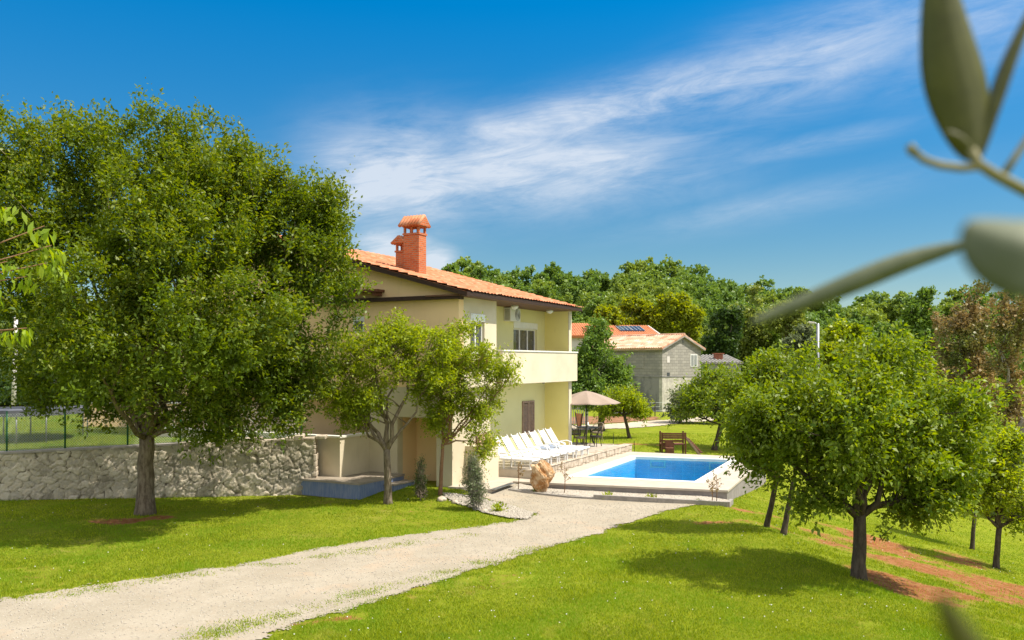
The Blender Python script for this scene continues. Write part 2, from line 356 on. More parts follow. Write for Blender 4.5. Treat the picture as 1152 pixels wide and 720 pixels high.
# ------------------------------------------------------------------ terrain
O = np.array([2.36, 33.6]); D1 = np.array([.454, .891]); D2 = np.array([-.891, .454])
def sst(a, b, x): t = np.clip((x - a) / (b - a), 0, 1); return t * t * (3 - 2 * t)
def loc_st(x, y): dx = x - O[0]; dy = y - O[1]; return dx * D1[0] + dy * D1[1], -(dx * D2[0] + dy * D2[1])
def terr(x, y):
    x = np.asarray(x, float); y = np.asarray(y, float); s, t = loc_st(x, y)
    z = -.25 + .17 * sst(32, 42, y)
    z = z + .20 * sst(-11.5, -9, s) * (1 - sst(.4, 2.2, t)) * (1 - sst(32, 42, y)) * sst(-16, -7, x)
    k = .22 * (1 - sst(28, 46, y))
    xx = np.maximum(x - 5.5, 0); xx = np.where(xx < 1, .5 * xx * xx, xx - .5); xx = np.minimum(xx, 22)
    z = z - k * xx
    z = z + .115 * np.maximum(y - 70, 0) * (1 - .5 * sst(150, 260, y)) * (.85 + .15 * np.cos(x / 40.))
    z = z + .04 * np.sin(x * .7 + 1) * np.sin(y * .5) * sst(10, 14, y)
    return z
def G(px, py, z=None):
    zz = -.25 if z is None else z
    for _ in range(30):
        Y = F * (H - zz) / (py - HY); X = (px - CX) / F * Y
        if z is None: zz = .5 * zz + .5 * float(terr(X, Y))
    return Vector((X, Y, zz))
def AT(px, Y, py): return Vector(((px - CX) / F * Y, Y, H - (py - HY) / F * Y))
def inpoly(x, y, P):
    r = np.zeros(x.shape, bool); n = len(P)
    for i in range(n):
        x0, y0 = P[i]; x1, y1 = P[(i + 1) % n]
        c = ((y0 > y) != (y1 > y)) & (x < (x1 - x0) * (y - y0) / ((y1 - y0) + 1e-12) + x0); r ^= c
    return r
def vnoise(x, y, seed=0, sc=1.):
    x = x * sc; y = y * sc; xi = np.floor(x).astype(int); yi = np.floor(y).astype(int); fx = x - xi; fy = y - yi; fx = fx * fx * (3 - 2 * fx); fy = fy * fy * (3 - 2 * fy)
    def h(a, b): v = np.sin(a * 127.1 + b * 311.7 + seed * 74.7) * 43758.5453; return v - np.floor(v)
    return (h(xi, yi) * (1 - fx) + h(xi + 1, yi) * fx) * (1 - fy) + (h(xi, yi + 1) * (1 - fx) + h(xi + 1, yi + 1) * fx) * fy

def pxp(L_): return [tuple(G(*p)[:2]) for p in L_]
DRIVE = pxp([(-260, 712), (0, 676), (120, 657), (250, 639), (330, 624), (400, 611), (500, 597), (575, 588), (604, 580), (590, 573), (560, 565), (535, 557), (510, 549), (496, 545)]) + \
        [(-1.9, 26.0), (-.9, 27.6), (.1, 29.3), (1.2, 29.2)] + pxp([(600, 546), (640, 553), (700, 559), (800, 566.5), (772, 570), (735, 580), (690, 594), (640, 610), (570, 630), (500, 652), (420, 676), (345, 700), (285, 720), (200, 745), (60, 790), (-260, 890)])
soil_spots = [(163, 581, 1.0, .65, .95), (1050, 640, 2.6, 2.6, 1.0), (1130, 668, 2.2, 2.0, .95), (985, 610, 1.6, 2.4, .7), (1020, 655, 1.6, 1.4, .85), (1090, 632, 1.5, 2.0, .7), (905, 560, 1.5, 1.5, .35), (835, 572, 1.3, .7, .6), (800, 585, .9, .8, .6), (930, 630, 1.2, .7, .4),
              (380, 598, 1., .5, .3), (260, 605, .8, .5, .33), (335, 707, .8, .35, .5), (640, 498, 1.5, 1.2, .3), (700, 499, 2.5, 1.2, .55), (1000, 560, 3., 3., .25), (860, 590, 1.4, .5, .5), (435, 575, .5, .3, .4), (790, 600, 1.2, .6, .3)]
SP = [(G(a, b), rx, ry, k) for a, b, rx, ry, k in soil_spots]
def soilmask(x, y):
    m = np.zeros(x.shape)
    for p, rx, ry, k in SP:
        wx = (vnoise(x, y, 51, .8) - .5) * 1.6; wy = (vnoise(x, y, 52, .8) - .5) * 1.6
        m = np.maximum(m, k * np.exp(-((x - p.x + wx) / rx) ** 2 - ((y - p.y + wy) / ry) ** 2))
    f = .55 * vnoise(x, y, 41, .9) + .3 * vnoise(x, y, 42, 2.6) + .15 * vnoise(x, y, 43, 7.)
    m = np.clip(m * (.25 + 1.75 * f), 0, 1)
    return np.maximum(m, .42 * sst(.62, .80, .6 * vnoise(x, y, 44, .33) + .4 * vnoise(x, y, 45, 1.7)))
def axis(a, b, st, lo, hi):
    c = list(np.arange(a, b, st)); v = st
    while c[-1] < hi: v *= 1.12; c.append(c[-1] + v)
    v = st
    while c[0] > lo: v *= 1.12; c.insert(0, c[0] - v)
    return np.array(c)
xs = axis(-17, 17, .14, -500, 500); ys = axis(8, 40, .14, -60, 900)
XX, YY = np.meshgrid(xs, ys); ZZ = terr(XX, YY)
# leave the pool basin out of the terrain sheet by sinking it under the pool
PN = G(651, 535.5, 0); PR = G(781.6, 541.7, 0); PF = G(822, 517.5, 0); PL = G(715, 514, 0)
pool = [(PN.x, PN.y), (PR.x, PR.y), (PF.x, PF.y), (PL.x, PL.y)]
ctr = np.mean(pool, axis=0)
def grow(P, k): return [(ctr[0] + (p[0] - ctr[0]) * k, ctr[1] + (p[1] - ctr[1]) * k) for p in P]
ZZ = np.where(inpoly(XX, YY, grow(pool, 1.12)), -2.2, ZZ)
V = np.stack([XX, YY, ZZ], -1).reshape(-1, 3); nx = len(xs); ny = len(ys)
ii, jj = np.meshgrid(np.arange(ny - 1), np.arange(nx - 1), indexing='ij'); b0 = (ii * nx + jj).ravel()
gr = fast_mesh('ground', V, np.stack([b0, b0 + 1, b0 + nx + 1, b0 + nx], -1), 'lawn', smooth=True); tag(gr, kind='structure')
at = gr.data.attributes.new('soil', 'FLOAT', 'POINT'); at.data.foreach_set('value', soilmask(V[:, 0], V[:, 1]).astype(np.float32))

def sheet(name, P, step, off, mat, zf=terr, jag=.08, nsc=3.):
    P_ = np.array(P); x0, y0 = P_.min(0) - .3; x1, y1 = P_.max(0) + .3
    xa = np.arange(x0, x1, step); ya = np.arange(y0, y1, step); X_, Y_ = np.meshgrid(xa, ya); Xc = X_[:-1, :-1] + step / 2; Yc = Y_[:-1, :-1] + step / 2
    jx = (vnoise(Xc, Yc, 1, nsc) - .5 + .5 * (vnoise(Xc, Yc, 2, nsc * 3) - .5)) * jag * 3; jy = (vnoise(Xc, Yc, 3, nsc) - .5 + .5 * (vnoise(Xc, Yc, 4, nsc * 3) - .5)) * jag * 3
    dn = np.random.default_rng(1); ins = inpoly(Xc + jx + (dn.normal(0, .035, Xc.shape) if jag > .03 else 0), Yc + jy + (dn.normal(0, .035, Xc.shape) if jag > .03 else 0), P).ravel(); n_ = len(xa)
    i_, j_ = np.meshgrid(np.arange(len(ya) - 1), np.arange(n_ - 1), indexing='ij'); b = (i_ * n_ + j_).ravel()[ins]
    Fq = np.stack([b, b + 1, b + n_ + 1, b + n_], -1); used, inv = np.unique(Fq, return_inverse=True)
    VV = np.stack([X_.ravel(), Y_.ravel(), (zf(X_, Y_) + off).ravel()], -1)[used]
    return fast_mesh(name, VV, inv.reshape(-1, 4), mat, smooth=True)
tag(sheet('driveway', DRIVE, .03, .018, 'gravel'), kind='structure')
def grid_poly(name, P, zf, mat, step=1.): return sheet(name, P, step, 0, mat, zf, 0)
roadP = pxp([(560, 492), (640, 485), (700, 482.5), (745, 479), (800, 473.5), (860, 468), (905, 464), (905, 461), (860, 464), (800, 468), (745, 473), (700, 476.5), (640, 479), (560, 483)])
tag(sheet('far_road', roadP, .18, .03, 'road', jag=.06), kind='structure')
soilP = pxp([(600, 478), (700, 475.5), (742, 472.5), (738, 469), (700, 469), (600, 471)])
tag(sheet('garden_soil', soilP, .25, .03, 'soil', jag=.12), kind='structure')

# retaining wall line and the raised garden behind it
WA = np.array([-32.0, 20.0]); WB = np.array([-6.0, 25.75])
WA = np.array([-15.0, 24.7]) + (np.array([-15.0, 24.7]) - WB) * 1.6
def upz(x, y): return 1.12 + .2 * sst(-15, -6, np.asarray(x, float)) + 0 * y + .02 * np.maximum(np.asarray(y, float) - 30, 0)
UP = [(WA[0], WA[1] + .2), (WB[0] - .3, WB[1] + .18), (-6.3, 27.2), (-12.2, 29.6), (-9, 40), (-6, 62), (-90, 62), (-90, 18)]
up = sheet('upper_lawn', UP, .3, 0, 'lawn', upz, 0); tag(up, kind='structure')

# ------------------------------------------------------------------ grass
def grass(n, x0, x1, y0, y1, zf, excl, name, hmin=.02, hmax=.05, keep=None):
    # density follows how close the ground is to the viewpoint
    Y = y0 * y1 / (y1 - rng.random(n) * (y1 - y0)); lim0 = -.66 * Y; lim1 = .66 * Y; X = np.maximum(x0, lim0) + rng.random(n) * (np.minimum(x1, lim1) - np.maximum(x0, lim0))
    m = np.ones(n, bool)
    for P in excl: m &= ~inpoly(X + rng.normal(0, .06, n) + (vnoise(X, Y, 31, 3.) - .5) * .35, Y + rng.normal(0, .06, n) + (vnoise(X, Y, 32, 3.) - .5) * .35, P)
    if keep is not None: m &= inpoly(X, Y, keep)
    sm = soilmask(X, Y) + (vnoise(X, Y, 9, 4.2) - .5) * .5
    m &= rng.random(n) > sst(.25, .6, sm) * .93
    X = X[m]; Y = Y[m]; n = len(X); Z = zf(X, Y)
    tall = vnoise(X, Y, 5, .9); h = (hmin + (hmax - hmin) * rng.random(n)) * (.6 + .8 * tall); wd = .0045 * np.maximum(Y / 11, 1) * (.7 + .6 * rng.random(n))
    a = rng.random(n) * 2 * np.pi; lx = rng.normal(0, .45, n) * h; ly = rng.normal(0, .45, n) * h
    B = np.stack([X, Y, Z - .004], -1); sd_ = np.stack([np.cos(a) * wd, np.sin(a) * wd, 0 * a], -1); T = B + np.stack([lx, ly, h], -1)
    VV = np.stack([B - sd_, B + sd_, T], 1).reshape(-1, 3)
    o = fast_mesh(name, VV, np.arange(3 * n).reshape(-1, 3), 'grass_blade', k=3); return o
EX = [DRIVE, grow(pool, 1.3)]
c_, s_ = D1, D2
def LW(s, t): return (O[0] + s * D1[0] - t * D2[0], O[1] + s * D1[1] - t * D2[1])
EX.append([LW(-11.1, -2), LW(-8.7, -2), LW(-8.7, 7), LW(3, 7), LW(3, -12), LW(-8.7, -12), LW(-11.1, -6)][:0] or [LW(-11.1, -2), LW(-8.8, -1.9), LW(-8.8, 1), LW(-6, 4), LW(3, 5), LW(3, -10), LW(-11.1, -10)])
wall_poly = [tuple(WA), tuple(WB), (WB[0] + .1, 60), (WA[0], 60)]
EX.append(wall_poly)
g = grass(900000, -22, 22, 9.5, 46, terr, EX, 'lawn_grass', .02, .055)
tag(g, 'short sunlit lawn grass either side of the gravel drive', 'grass', kind='stuff')
g = grass(260000, -26, -6, 22, 40, upz, [], 'garden_grass', .03, .09, keep=UP)
tag(g, 'longer grass of the raised garden behind the stone wall', 'grass', kind='stuff')

def clover(n):
    Y = 9.5 * 30 / (30 - rng.random(n) * 20.5); X = (rng.random(n) * 1.3 - .65) * Y; m = np.ones(n, bool)
    for P in EX: m &= ~inpoly(X, Y, P)
    m &= rng.random(n) < sst(.35, .75, vnoise(X, Y, 21, .5)); X = X[m]; Y = Y[m]; n = len(X); Z = terr(X, Y) + .035 + .02 * rng.random(n); k = .008 + .007 * rng.random(n)
    C = np.stack([X, Y, Z], -1); o6 = np.array([(1, 0, 0), (0, 1, 0), (-1, 0, 0), (0, -1, 0), (0, 0, .8), (0, 0, -.8)]); fc = np.array([(0, 1, 4), (1, 2, 4), (2, 3, 4), (3, 0, 4), (1, 0, 5), (2, 1, 5), (3, 2, 5), (0, 3, 5)])
    V = C[:, None] + o6[None] * k[:, None, None]; Fq = (fc[None] + 6 * np.arange(n)[:, None, None]).reshape(-1, 3)
    tag(fast_mesh('clover_flowers', V.reshape(-1, 3), Fq, 'white', k=3), 'tiny white clover flowers scattered through the lawn', 'flowers', kind='stuff')
clover(800)
def creep():
    X = []; Y = []
    for _ in range(75):
        t = rng.random() ** 1.6; px = 225 + 380 * t; py = 718 - 103 * t + 3 - abs(rng.normal(0, 2.5)) * (1.3 - t); c = G(px, py); k = rng.integers(15, 90); X.append(c.x + rng.normal(0, .16, k)); Y.append(c.y + rng.normal(0, .10, k))
    for _ in range(60):
        t = rng.random(); px = 20 + 520 * t; py = 675 - 76 * t + abs(rng.normal(0, 2.5)); c = G(px, py); k = rng.integers(10, 60); X.append(c.x + rng.normal(0, .14, k)); Y.append(c.y + rng.normal(0, .08, k))
    X = np.concatenate(X); Y = np.concatenate(Y); n = len(X); h = .012 + .03 * rng.random(n); wd = .006 + .004 * rng.random(n); a = rng.random(n) * 6.28
    B = np.stack([X, Y, terr(X, Y) + .016], -1); sd_ = np.stack([np.cos(a) * wd, np.sin(a) * wd, 0 * a], -1); T = B + np.stack([rng.normal(0, .6, n) * h, rng.normal(0, .6, n) * h, h], -1)
    tag(fast_mesh('creeping_weeds', np.stack([B - sd_, B + sd_, T], 1).reshape(-1, 3), np.arange(3 * n).reshape(-1, 3), 'grass_blade', k=3), 'low weeds creeping over the edges of the gravel drive', 'weeds', kind='stuff')
creep()
# ------------------------------------------------------------------ trees
def norm(a): return a / (np.linalg.norm(a, axis=-1, keepdims=True) + 1e-9)
def leaf_cloud(name, P, D, size, aspect, mat, parent, upb=.8, fold=.12):
    n = len(P); r = rng.normal(0, 1, (n, 3)); r[:, 2] += upb * 2
    side = norm(np.cross(D, r)); nr = norm(np.cross(side, D)); sz_ = size[:, None]
    mid = P + D * sz_ * .45 + nr * sz_ * fold
    V = np.stack([P, mid + side * sz_ * aspect / 2, P + D * sz_ - nr * sz_ * .08, mid - side * sz_ * aspect / 2], 1).reshape(-1, 3)
    return fast_mesh(name, V, np.arange(4 * n).reshape(-1, 4), mat, parent)
def sample_blobs(blobs, n, shell=.45):
    vol = np.array([b[1][0] * b[1][1] * b[1][2] for b in blobs]) ** .75; idx = rng.choice(len(blobs), n, p=vol / vol.sum())
    d = norm(rng.normal(0, 1, (n, 3))); rr = rng.random(n) ** shell
    C = np.array([b[0] for b in blobs])[idx]; Rr = np.array([b[1] for b in blobs])[idx]
    return C + d * rr[:, None] * Rr, d
def tree(name, label, cat, base, blobs, mat='leaf_big', bark='bark', trunk_r=.2, fork=1.5, lean=(0, 0), n_clump=120, clump_r=.5, shoots=10, per=14, leaf=.08, aspect=.5,
         shoot_l=.5, upb=.5, group=None, limbs=7, seed=0, droop=0., trunks=None, shell=.42, crown=True, spray=0, sh_k=1.0, limb_k=1.0):
    global rng
    rng = np.random.default_rng(100 + seed); rr = random.Random(seed)
    base = Vector(base); e = empty(name, base); tag(e, label, cat, group)
    blobs = [(b[0], tuple(max(.45 * q, q - sh_k * (clump_r * .5 + shoot_l * .5)) for q in b[1])) for b in blobs]
    allc = np.array([b[0] for b in blobs]).mean(0)
    C, Dc = sample_blobs(blobs, n_clump, shell)
    ns = n_clump * shoots; ci = np.repeat(np.arange(n_clump), shoots)
    sc = clump_r * (.6 + .8 * rng.random(n_clump))[ci]
    P0 = C[ci] + norm(rng.normal(0, 1, (ns, 3))) * (rng.random(ns) ** .5 * sc)[:, None]
    outd = norm(P0 - allc); SD = norm(outd * .7 + np.array([0, 0, upb]) + rng.normal(0, .45, (ns, 3))); SD[:, 2] -= droop; SD = norm(SD)
    if spray:
        k = rng.choice(ns, spray, replace=False); SD[k] = norm(outd[k] * .8 + np.array([0, 0, 1.]) + rng.normal(0, .2, (spray, 3)))
    SL = shoot_l * (.5 + rng.random(ns))
    if spray: SL[k] *= 2.0
    li = np.repeat(np.arange(ns), per); t = rng.random(len(li)) ** .8
    P = P0[li] + SD[li] * (SL[li] * t)[:, None] + rng.normal(0, .035 + leaf * .25, (len(li), 3))
    LD = norm(SD[li] * .6 + rng.normal(0, .75, (len(li), 3)) + np.array([0, 0, -.15 - droop]))
    sz_ = leaf * (.55 + .8 * rng.random(len(li)))
    leaf_cloud('crown', P, LD, sz_, aspect, mat, e)
    mb = MB(); lx, ly = lean; fk = Vector((lx, ly, fork)); trunks = trunks or [(0, 0, lx, ly)]
    tips = []
    for (bx, by, tx, ty) in trunks:
        pts = []; rs = []
        for i in range(7):
            q = i / 6; pts.append((bx + (tx - bx) * q + rr.uniform(-.05, .05) * trunk_r * 2 * (0 < i < 6), by + (ty - by) * q + rr.uniform(-.05, .05) * trunk_r * 2 * (0 < i < 6), -.15 + (fork + .15) * q))
            rs.append(trunk_r * (1.35 if i == 0 else 1.08 if i == 1 else 1 - .2 * q))
        mb.tube(pts, rs, 10); tips.append(Vector(pts[-1]))
    order = sorted(range(len(blobs)), key=lambda i: -blobs[i][1][0]); targets = [Vector(blobs[i][0]) for i in order]
    for q in range(limbs):
        if q < len(targets): tg = targets[q]
        else: tg = Vector(C[rr.randrange(n_clump)])
        fk = min(tips, key=lambda a: (a - tg).length); L_ = (tg - fk).length; pts = []; rs = []
        r0 = trunk_r * (.62 if q < 3 else .42) * limb_k
        for i in range(7):
            a = i / 6; p = fk.lerp(tg, a); p.z += (.12 * L_) * math.sin(a * math.pi) * (-.6 if tg.z > fk.z + .3 * L_ else .6); p += Vector((rr.uniform(-1, 1), rr.uniform(-1, 1), rr.uniform(-.5, .5))) * .05 * L_ * (0 < i)
            pts.append(p - (Vector((0, 0, trunk_r * .4)) if i == 0 else Vector())); rs.append(r0 * (1 - .85 * a) + .006)
        mb.tube(pts, rs, 7)
        for _ in range(5):
            st = Vector(pts[rr.randrange(2, 6)]); tg2 = Vector(C[min(range(0, n_clump, max(1, n_clump // 40)), key=lambda j: (Vector(C[j]) - st).length + rr.random() * 1.5)])
            md = st.lerp(tg2, .5) + Vector((rr.uniform(-.1, .1), rr.uniform(-.1, .1), rr.uniform(0, .15))); mb.tube([st, md, tg2], [r0 * .3 + .004, r0 * .2 + .003, .004], 5)
    for j in rr.sample(range(ns), min(ns, 260)):
        a = Vector(P0[j]); b = a + Vector(SD[j]) * float(SL[j]) * .9; mb.tube([a - Vector(SD[j]) * .2, b], [.008 + leaf * .03, .003], 4, False)
    mb.build('trunk', bark, e, smooth=True)
    return e
def bl(base, px, py, rpx, rpy, Y=None, ry=None):      # crown lobe seen at px,py, as offset from base
    Y = Y or base.y; p = AT(px, Y, py); k = Y / F
    return ((p.x - base.x, p.y - base.y, p.z - base.z), (rpx * k, (ry or rpx * k), rpy * k))

b = G(163, 578)
tree('large_tree', 'tallest broad leafy tree with thick trunk standing in front of the left stone wall', 'tree', b,
     [bl(b, 215, 265, 135, 110), bl(b, 90, 260, 120, 100), bl(b, 320, 290, 85, 95), bl(b, 250, 395, 110, 85, b.y + .3, 3.2), bl(b, 350, 330, 62, 70), bl(b, 110, 375, 110, 62), bl(b, 180, 180, 125, 60, b.y, 3.3), bl(b, 300, 420, 60, 75, b.y - .2, 2.0), bl(b, 30, 190, 85, 72), bl(b, 85, 165, 80, 50), bl(b, 275, 205, 75, 65), bl(b, -20, 250, 70, 90), bl(b, 110, 400, 110, 70, b.y - 3.6, 1.6), bl(b, 240, 400, 90, 60, b.y - 3.4, 1.5), bl(b, 355, 250, 55, 55), bl(b, 235, 460, 40, 32), bl(b, 200, 250, 100, 100, b.y - 2.2, 1.8), bl(b, 330, 240, 75, 50), bl(b, 130, 440, 115, 55), bl(b, 275, 445, 85, 62), bl(b, 240, 470, 60, 45, b.y - .6), bl(b, 330, 430, 60, 65), bl(b, 320, 465, 40, 45), bl(b, 80, 430, 60, 55), bl(b, 362, 250, 48, 60), bl(b, 350, 370, 45, 60), bl(b, 30, 400, 60, 60), bl(b, 150, 330, 120, 100, b.y - 3, 2), bl(b, 270, 350, 90, 90, b.y - 2.4, 1.6), bl(b, 40, 300, 80, 110, b.y - 1.5, 2.)],
     'leaf_big', 'bark', .24, 2.1, (.05, 0), n_clump=920, clump_r=.42, shoots=15, per=18, leaf=.115, shoot_l=.45, upb=.7, limbs=12, seed=1, shell=.55, spray=500, sh_k=.9, limb_k=.7)
b = G(437, 567)
tree('fruit_tree', 'fruit tree with forked mossy trunk beside the blue-tiled platform', 'tree', b,
     [bl(b, 425, 405, 45, 38), bl(b, 400, 440, 42, 35), bl(b, 470, 400, 46, 34), bl(b, 380, 400, 18, 26), bl(b, 398, 468, 24, 18), bl(b, 482, 435, 30, 26), bl(b, 445, 375, 30, 22)],
     'leaf_bright', 'bark', .115, 1.55, (.05, 0), n_clump=135, clump_r=.26, shoots=12, per=15, leaf=.095, shoot_l=.30, upb=.6, limbs=7, seed=2, spray=70, sh_k=.5, trunks=[(0, 0, -.05, 0)])
b = G(495, 557)
tree('fruit_tree', 'slender fruit tree with reddish curved stems at the house corner', 'tree', b,
     [bl(b, 520, 415, 42, 38), bl(b, 560, 420, 26, 22), bl(b, 535, 460, 34, 30), bl(b, 495, 440, 28, 35), bl(b, 583, 408, 12, 8), bl(b, 520, 378, 26, 16), bl(b, 545, 500, 22, 18), bl(b, 500, 475, 22, 22)],
     'leaf_bright', 'bark_brown', .06, 1.5, (.08, 0), n_clump=125, clump_r=.23, shoots=12, per=14, leaf=.09, shoot_l=.28, upb=.5, limbs=8, seed=3, spray=60, sh_k=.5)
b = G(966, 651)
tree('fruit_tree', 'largest fruit tree on the right slope with short dark trunk and wide crown', 'tree', b,
     [bl(b, 960, 440, 75, 52), bl(b, 900, 470, 70, 52), bl(b, 1030, 455, 65, 48), bl(b, 985, 500, 90, 62), bl(b, 880, 515, 55, 45), bl(b, 1070, 520, 52, 48), bl(b, 1030, 560, 55, 38), bl(b, 845, 470, 40, 40), bl(b, 990, 405, 42, 26), bl(b, 1095, 470, 36, 36), bl(b, 930, 560, 40, 22), bl(b, 960, 480, 70, 60, b.y - 1.1, 1.0)],
     'leaf_fruit', 'bark_dark', .145, 1.25, (.02, 0), n_clump=250, clump_r=.30, shoots=13, per=17, leaf=.105, shoot_l=.30, upb=.35, limbs=10, seed=4, shell=.45, spray=180, sh_k=.55)
b = G(880, 601)
tree('fruit_tree', 'twin-stemmed fruit tree leaning behind the largest one near the pool corner', 'tree', b,
     [bl(b, 850, 455, 42, 42), bl(b, 825, 440, 28, 30), bl(b, 880, 430, 45, 40), bl(b, 855, 500, 38, 36), bl(b, 900, 500, 36, 32), bl(b, 830, 490, 20, 28)],
     'leaf_fruit', 'bark_dark', .075, 1.25, (.25, .1), n_clump=130, clump_r=.32, shoots=10, per=13, leaf=.10, shoot_l=.33, upb=.45, limbs=8, seed=5, trunks=[(0, 0, .3, .1), (-.2, .7, -.05, .3)])
b = G(1120, 639)
tree('fruit_tree', 'small fruit tree at the right edge of the slope', 'tree', b,
     [bl(b, 1118, 540, 38, 42), bl(b, 1145, 575, 30, 30), bl(b, 1095, 560, 26, 28), bl(b, 1135, 505, 28, 25)],
     'leaf_bright', 'bark_dark', .085, 1.1, (.1, 0), n_clump=90, clump_r=.32, shoots=10, per=12, leaf=.11, shoot_l=.35, upb=.4, limbs=7, seed=6)
b = G(1093, 618)
tree('fruit_tree', 'thin-trunked fruit tree behind the right edge one, downhill of the soil patch', 'tree', b,
     [bl(b, 1085, 520, 34, 36), bl(b, 1065, 545, 28, 28), bl(b, 1110, 500, 26, 30)],
     'leaf_fruit', 'bark_dark', .07, 1.1, (.1, 0), n_clump=80, clump_r=.35, shoots=10, per=12, leaf=.12, shoot_l=.35, upb=.4, limbs=6, seed=7)
b = G(803, 506)
tree('leaning_tree', 'grey-green leaning tree just beyond the far end of the pool', 'tree', b,
     [bl(b, 790, 450, 34, 24), bl(b, 825, 450, 34, 30), bl(b, 775, 462, 22, 14), bl(b, 800, 430, 30, 18), bl(b, 835, 480, 22, 20)],
     'leaf_fruit', 'bark_dark', .14, 1.2, (.35, 0), n_clump=120, clump_r=.45, shoots=9, per=11, leaf=.15, shoot_l=.45, upb=.3, limbs=7, seed=8)
b = G(709, 493)
tree('young_tree', 'young tree with thin leaning trunk right of the parasol', 'tree', b,
     [bl(b, 700, 452, 22, 14), bl(b, 718, 462, 16, 9), bl(b, 685, 462, 14, 12)],
     'leaf_bright', 'bark_dark', .09, 1.2, (-.3, 0), n_clump=60, clump_r=.35, shoots=8, per=10, leaf=.14, shoot_l=.4, upb=.3, limbs=5, seed=9)
b = G(765, 476)
tree('orchard_tree', 'pale grey-green tree in front of the old stone house corner', 'tree', b,
     [bl(b, 775, 452, 22, 16), bl(b, 764, 460, 12, 10), bl(b, 788, 443, 18, 12), bl(b, 800, 455, 20, 16)],
     'leaf_grey', 'bark', .12, 1.0, (0, 0), n_clump=80, clump_r=.5, shoots=8, per=10, leaf=.22, shoot_l=.5, upb=.3, limbs=6, seed=10)
b = G(675, 480); b = Vector((b.x - .3, 47, -.1))
tree('dense_tree', 'dense dark green tree beside the house end, behind the parasol', 'tree', b,
     [bl(b, 671, 394, 20, 32), bl(b, 658, 420, 20, 36), bl(b, 690, 425, 20, 26), bl(b, 668, 440, 32, 22)],
     'leaf_forest', 'bark_dark', .2, 1.2, (0, 0), n_clump=150, clump_r=.55, shoots=11, per=13, leaf=.19, shoot_l=.45, upb=.5, limbs=7, seed=12, sh_k=.6)
# dwarf plants
b = G(533, 574)
tree('olive_shrub', 'upright olive-leaved shrub at the tip of the lawn by the pebbles', 'shrub', b,
     [bl(b, 533, 545, 13, 22), bl(b, 531, 525, 8, 14), bl(b, 534, 562, 10, 10)], 'leaf_grey', 'bark_pale', .02, .25, (0, 0), n_clump=55, clump_r=.12, shoots=7, per=11, leaf=.075, aspect=.28, shoot_l=.25, upb=1.4, limbs=5, seed=13)
b = G(473, 563)
tree('dwarf_conifer', 'narrow dark dwarf conifer between the two fruit trees', 'shrub', b,
     [bl(b, 473, 545, 8, 16), bl(b, 474, 527, 4, 12)], 'leaf_dark', 'bark', .02, .2, (0, 0), n_clump=45, clump_r=.08, shoots=7, per=9, leaf=.05, aspect=.25, shoot_l=.14, upb=1.6, limbs=3, seed=14)
def sapling(px, py, h, lab, sd_):
    b = G(px, py); e = empty('sapling', b); tag(e, lab, 'sapling', 'saplings in the pebble bed around the pool'); r_ = random.Random(sd_); mb = MB()
    mb.tube([(0, 0, -.05), (.02, 0, h * .5), (.0, .01, h)], [.014, .010, .005], 6); P = []; D = []
    for i in range(9):
        z = h * (.4 + .06 * i); a = r_.uniform(0, 6.28); l = r_.uniform(.1, .22); q = Vector((math.cos(a) * l, math.sin(a) * l, z + l * .7)); mb.tube([(0, 0, z), q], [.006, .003], 4)
        for _ in range(7): P.append(Vector((0, 0, z)).lerp(q, r_.uniform(.4, 1.1))); D.append((r_.gauss(0, 1), r_.gauss(0, 1), r_.gauss(.2, 1)))
    mb.build('trunk', 'bark_brown', e, smooth=True)
    leaf_cloud('crown', np.array(P), norm(np.array(D)), np.full(len(P), .07), .5, 'leaf_brown', e)
sapling(583, 552, .85, 'bare reddish sapling left of the upright boulder', 1)
sapling(635, 556, .95, 'tallest reddish sapling right of the upright boulder', 2)
sapling(801, 568, .7, 'shorter bare stick sapling at the near right pool corner', 3)
sapling(806, 567.5, .9, 'taller bare stick sapling at the near right pool corner', 4)
def tuft(px, py, sz_, lab, sd_, mat='leaf_bright', z=None):
    b = G(px, py, z); r_ = np.random.default_rng(sd_); n = 160; d = norm(np.stack([r_.normal(0, .6, n), r_.normal(0, .6, n), np.abs(r_.normal(.8, .4, n))], -1))
    o = leaf_cloud('tuft_plant', d * r_.random((n, 1)) * sz_, d, np.full(n, sz_ * .35), .4, mat, None); o.location = b; tag(o, lab, 'plant', 'small plants in the pebble beds')
tuft(561, 577, .26, 'small bright green plant in the pebbles beside the drive', 1)
tuft(604, 555, .20, 'small plant at the foot of the boulder', 2, 'leaf_fruit')
tuft(684, 562, .22, 'small green plant in the bed below the pool, left one', 3)
tuft(733, 564, .22, 'small yellowish plant in the bed below the pool, middle one', 4, 'leaf_yellow')
tuft(786, 567, .14, 'tiny plant in the bed near the right pool corner', 5, 'leaf_fruit')

